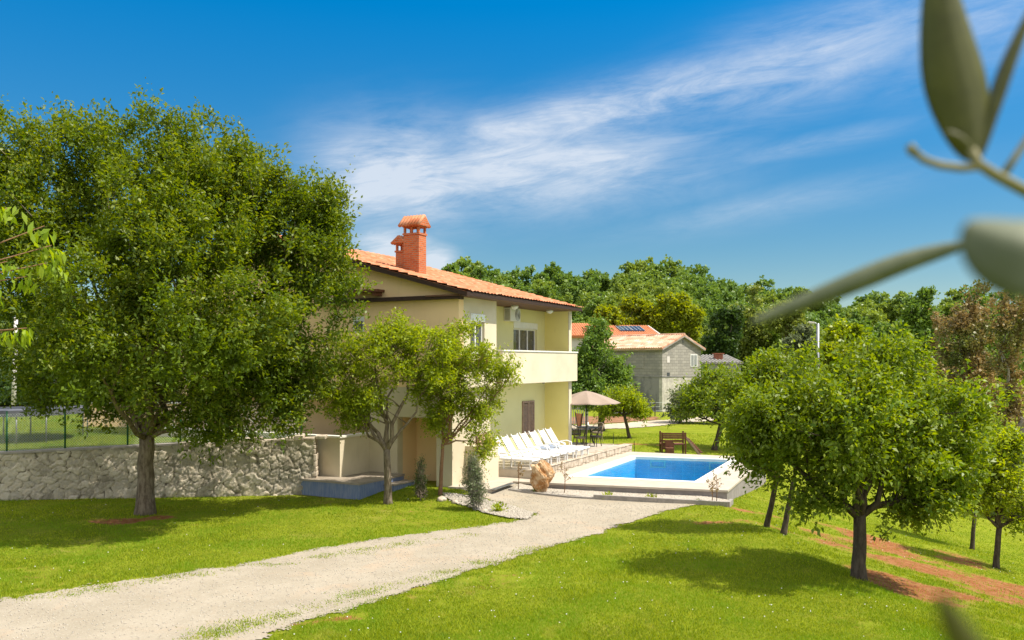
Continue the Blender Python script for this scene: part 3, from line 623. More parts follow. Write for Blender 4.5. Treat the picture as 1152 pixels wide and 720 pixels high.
# branches of a cherry tree hanging in from the left
def cherry():
    e = empty('cherry_tree', (-9.6, 11.8, float(terr(-9.6, 11.8)))); tag(e, 'cherry tree at the left edge with drooping bright yellow-green leaves', 'tree')
    mb = MB(); bz = e.location.z; mb.tube([(0, 0, -.1), (.05, 0, 1), (0, .1, 2), (.1, 0, 3.2), (0, 0, 5)], [.14, .11, .1, .08, .03], 9)
    P = []; D = []; Sz = []; r_ = random.Random(5)
    def clus(px, py, n=16, spread=10, Y=12.):
        p = AT(px, Y, py) - e.location
        for _ in range(n):
            P.append(p + Vector((r_.gauss(0, 1), r_.gauss(0, 1.4), r_.gauss(0, .45))) * spread * Y / F * .75); D.append((r_.gauss(0, .32), r_.gauss(0, .5), -1 + r_.gauss(.15, .25))); Sz.append(r_.uniform(.13, .23))
        return p
    for (px, py, n) in ((8, 238, 20), (50, 258, 16), (58, 280, 18), (52, 300, 20), (8, 298, 26), (30, 315, 14), (-15, 330, 22), (15, 375, 8), (30, 373, 14), (2, 378, 10), (-25, 270, 25), (-50, 300, 25), (-60, 350, 20), (-40, 220, 22), (-90, 260, 30)):
        p = clus(px, py, n); st = Vector((.1, 0, min(max(p.z - .5, 1.5), 4.5))); md = st.lerp(p, .5) + Vector((0, 0, .18)); mb.tube([st, md, p + Vector((0, 0, .05))], [.03, .016, .006], 6)
    mb.build('trunk', 'bark_brown', e, smooth=True)
    leaf_cloud('crown', np.array([tuple(p) for p in P]), norm(np.array(D)), np.array(Sz), .34, 'leaf_fg', e, upb=.1)
cherry()

# ------------------------------------------------------------------ background woodland
prof = [(480, 292), (520, 290), (560, 292), (600, 296), (650, 302), (690, 294), (740, 287), (775, 293), (800, 303), (850, 308), (900, 320), (950, 334), (1000, 326), (1050, 314), (1152, 312), (1300, 300)]
def top(px): return np.interp(px, [p[0] for p in prof], [p[1] for p in prof])
def forest(name, rows, leaf, mat, label, sd_, dens=1., hard=1.):
    global rng
    rng = np.random.default_rng(sd_); P = []; D = []; Z = []; mb = MB(); r_ = random.Random(sd_)
    for (Yr, off, x0, x1, stp, rpx) in rows:
        px = x0
        while px < x1:
            Y = Yr + r_.uniform(-5, 5); tp = top(px) + off + r_.uniform(-5, 8); rr_ = rpx * r_.uniform(.7, 1.25); k = Y / F
            c = AT(px, Y, tp + rr_ * 1.0); gz = float(terr(c.x, c.y)); n = int(2300 * dens * (rpx / 18) ** 1.3)
            blobs = [((c.x + r_.uniform(-.6, .6) * rr_ * k, c.y + r_.uniform(-1, 1) * rr_ * k * .5, c.z + r_.uniform(-1.1, .55) * rr_ * k), (rr_ * k * r_.uniform(.35, .7),) * 2 + (rr_ * k * r_.uniform(.3, .55),)) for _ in range(7)]
            blobs.append(((c.x, c.y, (c.z + gz) / 2), (rr_ * k * .8, rr_ * k * .8, max(1.5, (c.z - gz) / 2))))
            cc, _ = sample_blobs(blobs, 130, .35); ci = rng.integers(0, 130, n)
            p = cc[ci] + norm(rng.normal(0, 1, (n, 3))) * (rng.random((n, 1)) ** .5) * rr_ * k * .17
            P.append(p); D.append(norm(rng.normal(0, 1, (n, 3)))); Z.append(leaf * Y / 100 * (.6 + .8 * rng.random(n)))
            mb.tube([(c.x, c.y, gz - .3), (c.x, c.y, c.z)], [.25, .08], 5)
            px += stp * r_.uniform(.7, 1.3)
    P = np.concatenate(P); P[:, 2] = np.maximum(P[:, 2], terr(P[:, 0], P[:, 1]) + .2)
    o = leaf_cloud(name, P, np.concatenate(D), np.concatenate(Z), .75, mat, None, upb=.6); tag(o, label, 'woodland', kind='stuff')
    t = mb.build('trunks', 'bark_dark', o, smooth=True); tag(t, kind='stuff')
forest('forest', [(152, 1, 470, 1010, 15, 15), (144, 8, 470, 1010, 17, 16), (136, 16, 470, 980, 18, 17), (126, 26, 470, 940, 19, 18), (116, 36, 480, 900, 20, 19), (106, 48, 500, 880, 22, 20), (140, 8, 870, 1220, 18, 17), (124, 24, 870, 1230, 20, 18), (108, 42, 880, 1230, 22, 20), (92, 62, 800, 1200, 26, 24)], .32, 'leaf_forest', 'dark green wooded hillside rising behind the houses', 21, 1.15)
forest('garden_trees', [(52, 60, -60, 470, 40, 42), (60, 30, -60, 470, 44, 44), (46, 95, -60, 300, 40, 34)], .34, 'leaf_dark', 'dark mass of trees behind the raised garden on the left', 22, .7)
def ftree(px, Y, tp, bt, wpx, mat, label, sd_, name='woodland_tree', leaf=.38, n=130, group=None, bark='bark', trans=0):
    bx = (px - CX) / F * Y; b = Vector((bx, Y, float(terr(bx, Y)))); r_ = random.Random(sd_); h = bt - tp; bs = []
    for i in range(7): bs.append(bl(b, px + r_.uniform(-.5, .5) * wpx, tp + h * r_.uniform(.22, .85), wpx * r_.uniform(.35, .55), h * r_.uniform(.18, .3)))
    bs.append(bl(b, px, tp + h * .2, wpx * .35, h * .2))
    return tree(name, label, 'tree', b, bs, mat, bark, .22, max(1., bs[0][0][2] * .4), (0, 0), n_clump=n, clump_r=wpx * Y / F * .16, shoots=8, per=10, leaf=leaf * Y / 100, aspect=.7, shoot_l=wpx * Y / F * .12, upb=.5, limbs=6, seed=sd_, group=group)
gy = 'yellow-green trees behind the red roofs'
ftree(690, 92, 346, 378, 22, 'leaf_yellow', 'yellow-green tree above the left red roof, leftmost of its row', 31, group=gy)
ftree(715, 94, 334, 380, 24, 'leaf_yellow', 'yellow-green tree directly above the solar panels', 32, group=gy)
ftree(742, 93, 332, 382, 26, 'leaf_yellow', 'yellow-green tree above the yellow gable', 33, group=gy)
ftree(770, 92, 330, 385, 26, 'leaf_yellow', 'yellow-green tree above the ridge of the stone house, rightmost of its row', 34, group=gy)
ftree(812, 86, 345, 408, 28, 'leaf_dark', 'very dark tree right of the old stone house roof', 35)
ftree(852, 95, 318, 400, 34, 'leaf_lightforest', 'tall pale green tree on the hillside left of the grey leaf tip', 36)
ftree(885, 90, 335, 400, 30, 'leaf_lightforest', 'pale olive-green tree on the hillside left of the street lamp', 37)
ftree(905, 66, 362, 430, 26, 'leaf_grey', 'white-flowering bushy tree just left of the street lamp', 38)
ftree(960, 62, 362, 440, 40, 'leaf_bright', 'bright green rounded tree just right of the street lamp', 39)
ftree(930, 55, 388, 450, 36, 'leaf_yellow', 'bright yellow-green tree below the street lamp', 40)
ftree(860, 62, 392, 460, 34, 'leaf_fruit', 'mid green tree behind the twin-stemmed fruit tree', 41)
ftree(1040, 72, 318, 440, 30, 'leaf_forest', 'dark blue-green tree at the left end of the right-hand thicket', 42)
ftree(1060, 55, 335, 560, 46, 'leaf_brown', 'brownish budding tree left of the right-hand thicket', 43, bark='bark_pale')
ftree(1105, 48, 312, 570, 60, 'leaf_brown', 'largest brownish budding tree at the right edge', 44, n=200, bark='bark_pale')
ftree(1150, 44, 318, 580, 56, 'leaf_brown', 'brownish tree cut by the right edge of the view', 45, n=180, bark='bark_pale')
ftree(1190, 50, 312, 570, 60, 'leaf_lightforest', 'olive green tree beyond the right edge thicket', 46, n=120)
ftree(1130, 34, 500, 600, 34, 'leaf_grey', 'grey-green bush low behind the small trees on the right', 47, 'bush', n=70)
ftree(1060, 40, 460, 560, 40, 'leaf_fruit', 'green bush behind the largest fruit tree', 48, 'bush', n=90)
ftree(1010, 52, 410, 520, 44, 'leaf_lightforest', 'light green bush between the largest fruit tree and the thicket', 49, 'bush', n=90)
ftree(697, 60, 450, 470, 13, 'leaf_bright', 'low green bush in front of the stone house left wall', 50, 'bush', n=50)
ftree(722, 59, 455, 468, 10, 'leaf_fruit', 'small bush under the dark window of the stone house', 51, 'bush', n=40)

# ------------------------------------------------------------------ retaining wall of rubble stone
def rubble_wall():
    d = WB - WA; Lw = float(np.hypot(*d)); d = d / Lw; nrm = np.array([d[1], -d[0]]); ang = math.atan2(d[1], d[0])
    e = empty('stone_wall', (WA[0], WA[1], 0), ang); tag(e, 'rough pale rubble stone retaining wall below the raised garden', 'wall')
    st = .028; x0 = max(0, Lw - 13.5); xa = np.arange(x0, Lw + .001, st); za = np.arange(0, 1.0001, 1 / 56)
    sd_ = []; r_ = np.random.default_rng(4); z = .0
    for gx in np.arange(x0 - .3, Lw + .4, .34):
        for gz in np.arange(-.5, 1.9, .22): sd_.append((gx + r_.uniform(-.17, .17), gz + r_.uniform(-.10, .10)))
    sd_ = np.array(sd_); rv = r_.random(len(sd_))
    X, T = np.meshgrid(xa, za); topz = 1.12 + (X - (Lw - 9)) * .042; topz = np.clip(topz, 1.05, 1.52); Z = -.45 + T * (topz + .45)
    px = X.ravel() + .03 * np.sin(Z.ravel() * 21); pz = Z.ravel() + .03 * np.sin(X.ravel() * 17); d1 = np.full(px.shape, 9.); d2 = d1.copy(); id_ = np.zeros(px.shape, int)
    for k, (a, c) in enumerate(sd_):
        m = np.abs(px - a) < .6; dd = np.hypot((px[m] - a), (pz[m] - c) * 1.4); o1 = d1[m]; o2 = d2[m]; i1 = id_[m]
        n1 = dd < o1; o2 = np.where(n1, o1, np.minimum(o2, dd)); i1 = np.where(n1, k, i1); o1 = np.minimum(o1, dd); d1[m] = o1; d2[m] = o2; id_[m] = i1
    edge = np.clip((d2 - d1) / .085, 0, 1); disp = sst(0, .5, edge) * .045 * (.35 + 1.3 * vnoise(px, pz, 61, 1.8)) + (rv[id_] - .5) * .04 + .008 * r_.normal(0, 1, px.shape)
    V = np.stack([X.ravel(), -.05 - disp, Z.ravel()], -1); n_ = len(xa); i_, j_ = np.meshgrid(np.arange(len(za) - 1), np.arange(n_ - 1), indexing='ij'); b = (i_ * n_ + j_).ravel()
    o = fast_mesh('wall_face', V, np.stack([b, b + 1, b + n_ + 1, b + n_], -1), 'rubble', e, smooth=False)
    for nm, vals in (('cell', rv[id_]), ('edge', edge)):
        a = o.data.attributes.new(nm, 'FLOAT', 'POINT'); a.data.foreach_set('value', vals.astype(np.float32))
    mb = MB(); mb.prism([(0, 0, -.5), (Lw - .02, 0, -.5), (Lw - .02, 0, 1.47), (Lw - 9, 0, 1.09), (0, 0, 1.03)], (0, .38, 0)); mb.build('wall_core', 'stone_face', e)
    mb = MB(); mb.prism([(0, -.12, 1.04), (Lw - 9, -.12, 1.10), (Lw - 4, -.12, 1.31), (Lw - 4, -.12, 1.37), (Lw - 9, -.12, 1.16), (0, -.12, 1.10)], (0, .5, 0)); mb.build('coping', 'kerb', e)
    mb = MB(); r2 = random.Random(3); x = Lw - 4
    while x < Lw + .05:
        w_ = r2.uniform(.15, .35); z_ = min(1.12 + (x - (Lw - 9)) * .042, 1.5); mb.prism([(x, -.1, z_ - .06), (x + w_, -.1 - r2.uniform(0, .04), z_ - .06), (x + w_, r2.uniform(.3, .4), z_ - .05), (x, .38, z_ - .06)], (0, 0, r2.uniform(.04, .16))); x += w_ + .015
    mb.build('top_stones', 'stone_face', e, bevel=.015)
    # rough stones closing the right end
    mb = MB(); zz = -.45
    while zz < 1.42:
        h_ = r2.uniform(.12, .22); mb.box(Lw - .05, Lw + r2.uniform(.02, .08), -.09 - r2.uniform(0, .05), .40, zz, zz + h_ - .015); zz += h_
    mb.build('end_stones', 'stone_face', e, bevel=.02)
    return d, Lw, ang
wd, WL, wang = rubble_wall()

# chain-link fence on the wall
def chain():
    e = empty('chain_link_fence', (WA[0], WA[1], 0), wang); tag(e, 'green chain link fence along the top of the stone wall', 'fence')
    def xl(px): # position along wall for a picture column
        k = (px - CX) / F; return (k * WA[1] - WA[0]) / (wd[0] - k * wd[1])
    ps = [xl(p) for p in (-60, 4, 70, 141, 201, 255, 338)]
    def tz(x): return float(np.clip(1.12 + (x - (WL - 9)) * .042, 1.05, 1.5))
    for x in ps: MB().tube([(x, .2, tz(x) - .15), (x, .2, tz(x) + 1.22)], .028, 8).build('post', 'green_metal', e, smooth=True)
    mb = MB(); x0, x1 = ps[0], ps[-1]; hgt = 1.1
    n_ = int((x1 - x0) / .075)
    for i in range(-16, n_ + 1):
        for sgn in (1, -1):
            pts = []; xa = x0 + i * .075; xb = xa + hgt
            lo = max(xa, x0); hi = min(xb, x1)
            if hi <= lo: continue
            for q in (lo, (lo + hi) / 2, hi):
                a = q - xa; zz = tz(q) + .03 + (a if sgn > 0 else hgt - a); pts.append((q, .2 + .002 * sgn, zz))
            mb.tube(pts,   .005, 3, False)
    for zz in (.05, .58, 1.13): mb.tube([(x, .2, tz(x) + zz) for x in ps], .003, 4)
    mb.build('wire_mesh', 'wire', e)
chain()

# ------------------------------------------------------------------ the villa  (local x = along the pool front, local y = into the house)
ANG = math.atan2(D1[1], D1[0])
def villa():
    e = empty('villa', (O[0], O[1], 0), ANG); tag(e, 'two-storey cream and yellow villa with terracotta roof, balcony and brick chimneys', 'house')
    S0 = -8.78; SP_ = -6.33; W = 12.0; RU = 8.0; pit = .273; EZ = 5.93; OV = .45
    def rz(u): return EZ - .04 + pit * (u + OV) if u <= RU else EZ - .04 + pit * (RU + OV) - pit * (u - RU)
    # upper gable wall
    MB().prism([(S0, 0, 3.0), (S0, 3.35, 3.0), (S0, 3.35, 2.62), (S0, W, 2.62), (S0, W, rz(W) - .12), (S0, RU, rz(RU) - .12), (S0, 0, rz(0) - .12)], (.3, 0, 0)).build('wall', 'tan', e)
    mb = MB(); mb.box(S0, S0 + .3, .23, .8, -.4, 2.998); mb.box(S0, S0 + .3, .8, 2.26, 2.05, 2.998); mb.box(S0, S0 + .3, 2.26, 3.35, -.4, 2.998); mb.build('wall', 'cream', e)  # lower gable paler than the tan above: sunlight put into the paint colour
    mb = MB(); mb.box(S0 + 1.1, S0 + 1.3, .5, 3.0, -.4, 2.9); mb.box(S0 + .3, S0 + 1.1, 2.26, 2.5, -.4, 2.9); mb.box(S0 + .3, S0 + 1.1, .45, .8, -.4, 2.9); mb.build('wall', 'tan', e)
    box('wall', 'tan', e, S0 + .55, S0 + .75, 3.35, W, 0, 2.62)
    # front wall by the stairs
    mb = MB(); mb.box(S0 + .3, -8.07, 0, .3, 3.0, 5.80); mb.box(-7.15, SP_, 0, .3, 3.0, 5.80); mb.box(-8.07, -7.15, 0, .3, 3.0, 4.1); mb.box(-8.07, -7.15, 0, .3, 5.32, 5.80)
    mb.box(SP_ - .3, SP_, .3, 1.05, 3.0, 5.8); mb.build('wall', 'cream', e)
    mb = MB(); mb.box(S0 + .3, SP_, .23, .5, -.4, 2.998); mb.box(SP_ - .3, SP_, .5, 1.05, -.4, 2.998); mb.build('wall', 'cream', e)
    # loggia walls
    mb = MB(); y0, y1 = 1.05, 1.3
    mb.box(SP_ - .2, -3.02, y0, y1, 3.2, 5.8); mb.box(-.97, 0, y0, y1, 3.2, 5.8); mb.box(-3.02, -.97, y0, y1, 5.3, 5.8)
    mb.build('wall', 'yellow_pale', e)
    mb = MB(); mb.box(SP_ - .2, -2.31, y0, y1, -.3, 3.04); mb.box(-1.29, 0, y0, y1, -.3, 3.04); mb.box(-2.31, -1.29, y0, y1, -.3, 1.06); mb.box(-2.31, -1.29, y0, y1, 2.3, 3.04)
    mb.build('wall', 'yellow_pale', e)
    mb = MB(); mb.box(-.25, 0, .02, 1.05, -.3, 3.04); mb.box(-.25, 0, .02, 1.05, 3.2, 5.8); mb.box(-.25, 0, 1.3, W, -.3, 5.8); mb.build('wall', 'yellow', e)
    box('corner_trim', 'cream', e, -.26, .01, -.01, .018, -.3, 5.8)
    box('wall', 'tan', e, S0 + .3, -.25, W - .3, W, 0, 5.6)
    MB().prism([(-.25, 1.3, 5.8), (-.25, W, 5.8), (-.25, RU, rz(RU) - .15)], (.25, 0, 0)).build('wall', 'yellow', e)
    box('floor_slab', 'cream', e, SP_, 0, .0, 1.05, 3.045, 3.195)
    # balcony
    MB().box(SP_ - .0, .1, -.22, -.07, 3.04, 4.15).box(SP_, .1, -.07, 0, 3.04, 3.19).box(-.02, .1, -.07, .0, 3.19, 4.15).build('balcony', 'cream', e, bevel=.01)
    box('balcony_coping', 'coping', e, SP_ - .02, .12, -.25, -.04, 4.152, 4.2)
    # windows
    def window(s0, s1, z0, z1, y, boxh=.24, leaves=2, glassm='glass_dark'):
        fr = MB(); f = .055
        fr.box(s0, s1, y + .06, y + .14, z1 - boxh, z1); fr.box(s0, s0 + f, y + .08, y + .14, z0, z1 - boxh); fr.box(s1 - f, s1, y + .08, y + .14, z0, z1 - boxh)
        fr.box(s0 + f, s1 - f, y + .08, y + .14, z0, z0 + f); fr.box(s0 + f, s1 - f, y + .08, y + .14, z1 - boxh - f, z1 - boxh)
        for k in range(1, leaves): c = s0 + (s1 - s0) * k / leaves; fr.box(c - f * .6, c + f * .6, y + .08, y + .14, z0 + f, z1 - boxh - f)
        w_ = fr.build('window', 'white', e, bevel=.006)
        MB().box(s0 + f, s1 - f, y + .11, y + .12, z0 + f, z1 - boxh - f).build('pane', glassm, w_)
        MB().box(s0, s1, y - .03, y + .07, z1 - boxh, z1 - .001).build('shutter_box', 'white', w_, bevel=.008)
        MB().box(s0 - .05, s1 + .05, y - .05, y + .09, z0 - .05, z0 - .001).build('sill', 'coping', w_)
        MB().box(s0, s1, y + .22, y + .24, z0, z1).build('curtain', 'curtain', w_)
    window(-8.07, -7.15, 4.1, 5.32, 0); window(-3.02, -.97, 3.25, 5.3, 1.05, leaves=3)
    # shuttered ground floor window
    sh = MB()
    for s0, s1 in ((-2.31, -1.82), (-1.79, -1.29)):
        sh.box(s0, s0 + .06, 1.0, 1.05, 1.06, 2.3); sh.box(s1 - .06, s1, 1.0, 1.05, 1.06, 2.3); sh.box(s0 + .06, s1 - .06, 1.0, 1.05, 1.06, 1.14); sh.box(s0 + .06, s1 - .06, 1.0, 1.05, 2.22, 2.3)
        z = 1.16
        while z < 2.2: sh.box(s0 + .06, s1 - .06, 1.012, 1.04, z, z + .04); z += .055
    sh.build('shutter', 'shutter_wood', e); box('sill', 'kerb', e, -2.4, -1.2, .96, 1.045, 1.0, 1.055)
    # gable details
    box('beam', 'dark_wood', e, S0 - .22, S0 - .002, -.1, 5.4, 5.72, 5.84)
    box('beam_end', 'dark_wood', e, S0 - .22, S0 - .002, -.18, -.1, 5.70, 6.0)
    mb = MB(); mb.box(S0 - .45, S0 - .002, 2.75, 4.3, 6.02, 6.10); mb.box(S0 - .4, S0 - .002, 2.85, 2.95, 5.90, 6.02); mb.build('bracket', 'brown_wood', e)
    wn = box('window', 'white', e, S0 - .02, S0 - .002, 3.55, 3.98, 4.75, 5.27); MB().box(S0 - .03, S0 - .021, 3.6, 3.93, 4.8, 5.12).build('pane', 'glass_dark', wn)
    # little canopy over the terrace
    MB().prism([(S0 - .6, 5.0, 2.58), (S0 - .6, 6.3, 2.58), (S0 - .002, 6.3, 2.85), (S0 - .002, 5.0, 2.85)], (0, 0, .06)).build('canopy', 'slab_pale', e)
    # terrace
    box('terrace', 'tread', e, S0 - 1.5 + .15, S0 + .55, 3.5, W, -.3, 1.05)
    mb = MB(); mb.box(S0 - 1.51, S0 - 1.36, 3.34, W, -.4, 1.45); mb.box(S0 - 1.36, S0, 3.34, 3.49, -.4, 1.45); mb.build('parapet', 'cream', e)
    mb = MB(); mb.box(S0 - 1.56, S0 - 1.31, 3.29, W, 1.452, 1.52); mb.box(S0 - 1.31, S0 + .0, 3.29, 3.54, 1.452, 1.52); mb.build('parapet_cap', 'coping', e, bevel=.012)
    # stair block by the front
    mb = MB(); mb.box(-8.0, -6.75, -.30, .228, -.4, 1.15); mb.build('stair_wall', 'cream', e)
    mb = MB()
    for k in range(4): mb.box(-8.02 + .25 * k, -6.72, -.34 + .14 * k, -.205 + .14 * k, 1.152, 1.19 + .09 * k)
    mb.build('stair_treads', 'red_tile_step', e, bevel=.006)
    # soffit, fascia, roof
    s0r, s1r = S0 - .3, .02
    MB().box(s0r + .05, s1r - .03, -OV + .02, 1.05, 5.80, 5.845).build('soffit', 'soffit_wood', e)
    mb = MB(); mb.box(s0r, s1r, -OV - .02, -OV + .02, 5.80, 5.92); mb.build('fascia', 'dark_wood', e)
    for (ua, ub) in ((-OV, RU), (RU, W + .4)):
        za, zb = rz(ua), rz(ub); MB().prism([(s0r - .02, ua, za - .12), (s0r - .02, ub, zb - .12), (s0r - .02, ub, zb + .015), (s0r - .02, ua, za + .015)], (.05, 0, 0)).build('bargeboard', 'dark_wood', e)
        MB().prism([(s1r - .03, ua, za - .12), (s1r - .03, ub, zb - .12), (s1r - .03, ub, zb + .015), (s1r - .03, ua, za + .015)], (.05, 0, 0)).build('bargeboard', 'dark_wood', e)
    def tiled(ua, ub, za, zb, nm):
        Ls = s1r - s0r + .1; n_s = int(Ls / .22) * 8 + 1; Lu = math.hypot(ub - ua, zb - za); rows = int(Lu / .36)
        sa = np.linspace(s0r - .05, s1r + .05, n_s); prof_ = .035 * np.abs(np.cos(np.pi * (sa - sa[0]) / .22)) ** .8
        V = []; jit = np.random.default_rng(3)
        for r_ in range(rows):
            j_ = np.repeat(jit.normal(0, .006, n_s // 8 + 1), 8)[:n_s]
            for q, hh in ((0., .035), (1.0, .0)):
                a = (r_ + q * .999) / rows; uu = ua + (ub - ua) * a; zz = za + (zb - za) * a + .03 + hh
                V.append(np.stack([sa, np.full(n_s, uu), zz + prof_ + j_ * (1 - q)], -1))
        V = np.concatenate(V); nr = rows * 2; i_, j2 = np.meshgrid(np.arange(nr - 1), np.arange(n_s - 1), indexing='ij'); b = (i_ * n_s + j2).ravel()
        Fq = np.stack([b, b + 1, b + n_s + 1, b + n_s], -1)
        return fast_mesh(nm, V, Fq, 'terracotta', rf)
    mb = MB(); mb.prism([(s0r, -OV, rz(-OV) - .06), (s0r, RU, rz(RU) - .06), (s0r, W + .4, rz(W + .4) - .06), (s0r, W + .4, rz(W + .4) + .025), (s0r, RU, rz(RU) + .025), (s0r, -OV, rz(-OV) + .025)], (s1r - s0r, 0, 0))
    rf = mb.build('roof', 'terracotta', e)
    tiled(-OV - .06, RU, rz(-OV - .06), rz(RU), 'tiles'); tiled(W + .45, RU, rz(W + .45), rz(RU), 'tiles')
    mb = MB(); x = s0r
    while x < s1r: mb.tube([(x, RU, rz(RU) + .02), (x + .38, RU, rz(RU) + .035)], [.11, .13], 10); x += .36
    for (xx) in ():
        u_ = -OV - .03
        while u_ < RU: mb.tube([(xx, u_, rz(u_) + .03), (xx, u_ + .38, rz(u_ + .36) + .045)], [.08, .065], 8); u_ += .36
    mb.build('ridge_tiles', 'terracotta', rf, smooth=False)
    # chimneys
    def chimney(s, u, ds, du, zb, z1, ridge):
        c = box('chimney', 'brick', rf, s, s + ds, u, u + du, zb - .6, z1)
        mb = MB(); mb.box(s - .03, s + ds + .03, u - .03, u + du + .03, z1 + .001, z1 + .06); g_ = .2
        for a in (s, s + ds - .07):
            nn_ = 3 if du > .5 else 2
            for q in range(nn_): uu = u + (du - .07) * q / (nn_ - 1); mb.box(a, a + .07, uu, uu + .07, z1 + .06, z1 + .06 + g_)
        mb.box(s - .02, s + ds + .02, u - .02, u + du + .02, z1 + .06 + g_, z1 + .10 + g_); mb.build('chimney_vent', 'brick', c)
        z2 = z1 + .102 + g_; o_ = .1; mb = MB()
        if ridge == 'u':
            mb.prism([(s - o_, u - o_, z2), (s + ds + o_, u - o_, z2), (s + ds / 2, u - o_, z2 + .32)], (0, du + 2 * o_, 0))
            tl = MB(); k = u - o_ + .05
            while k < u + du + o_ + .02:
                for sg in (0, 1):
                    a0 = s - o_ - .03 if sg == 0 else s + ds + o_ + .03; tl.tube([(a0, k, z2 + .0), ((a0 + s + ds / 2) / 2, k, z2 + .18), (s + ds / 2, k, z2 + .35)], [.06, .055, .06], 8)
                k += .125
        else:
            mb.prism([(s - o_, u - o_, z2), (s - o_, u + du + o_, z2), (s - o_, u + du / 2, z2 + .22)], (ds + 2 * o_, 0, 0))
            tl = MB(); k = s - o_ + .04
            while k < s + ds + o_ + .02:
                for sg in (0, 1):
                    a0 = u - o_ - .03 if sg == 0 else u + du + o_ + .03; tl.tube([(k, a0, z2 + .0), (k, u + du / 2, z2 + .24)], [.055, .05], 8)
                k += .12
        mb.build('chimney_cap', 'brick', c); tl.build('cap_tiles', 'terracotta', c, smooth=True)
    chimney(-7.1, 2.55, .45, .62, 6.6, 8.10, 'u'); chimney(-7.0, 3.22, .36, .34, 6.8, 7.55, 's')
    # air conditioner and lamps
    ac = MB().box(-3.8, -3.0, .76, 1.045, 5.28, 5.80 - .03).build('air_conditioner', 'white', e, bevel=.015)
    mb = MB(); cx_, cz_ = -3.25, 5.52
    for k in range(6):
        r_ = .03 + .035 * k; mb.tube([(cx_ + r_ * math.cos(a * math.pi / 12), .755, cz_ + r_ * math.sin(a * math.pi / 12)) for a in range(25)], .006, 4)
    mb.build('fan_grille', 'metal_grey', ac); mb = MB()
    for k in range(10): mb.box(-3.805, -3.801, .80, 1.0, 5.33 + k * .04, 5.35 + k * .04)
    mb.build('side_vents', 'metal_grey', ac)
    for s_ in (-4.3, -1.3): MB().tube([(s_, .35, 5.80), (s_, .35, 5.74), (s_, .35, 5.69), (s_, .35, 5.66)], [.13, .14, .10, .03], 14).build('ceiling_lamp', 'lamp_glass', e, smooth=True)
    MB().tube([(-.9, .8, 3.04), (-.9, .8, 2.95)], .06, 10).build('ceiling_lamp', 'metal_grey', e)
villa()

def E_local(name, label, cat, kind=None):
    e = empty(name, (O[0], O[1], 0), ANG); tag(e, label, cat, kind=kind); return e
# entrance platform with blue-tiled riser
e = E_local('entrance_platform', 'stone-paved entrance platform with blue-tiled sides left of the forked tree', 'steps')
box('top_slab', 'tread', e, -11.12, -8.79, 1.97, 6.5, .20, .26); box('riser', 'blue_tile', e, -11.08, -8.79, 2.0, 6.5, -.4, .199)
box('lower_step', 'blue_tile', e, -9.9, -8.79, 1.6, 1.998, -.4, .05); box('lower_tread', 'tread', e, -9.93, -8.79, 1.57, 1.968, .051, .09)
# sun terrace
e = E_local('sun_terrace', 'raised stone-edged terrace along the villa carrying the loungers', 'terrace')
MB().box(-6.32, 0, -1.3, 1.045, -.4, .26).box(0.011, 3.05, -1.3, 1.3, -.4, .26).build('paving', 'deck', e)
box('edge_backing', 'kerb', e, -6.33, 3.05, -1.325, -1.301, -.4, .258)
mb = MB(); r2 = random.Random(8); s = -6.35
while s < 3.05:
    w_ = r2.uniform(.2, .42); zz = -.3
    for k in range(3): hh = r2.uniform(.15, .2); mb.box(s, s + w_ - .012, -1.33 - r2.uniform(.02, .05), -1.315, zz, (zz + hh - .012) if k < 2 else .258); zz += hh
    mb.box(s, s + w_ - .01, -1.385, -1.0, .262, .262 + r2.uniform(.03, .05)); s += w_
for k in range(8): mb.box(3.05, 3.08 + r2.uniform(0, .05), -1.3 + .32 * k, -1.0 + .32 * k, -.3, .29)
mb.build('stone_edge', 'stone_face', e, bevel=.018)

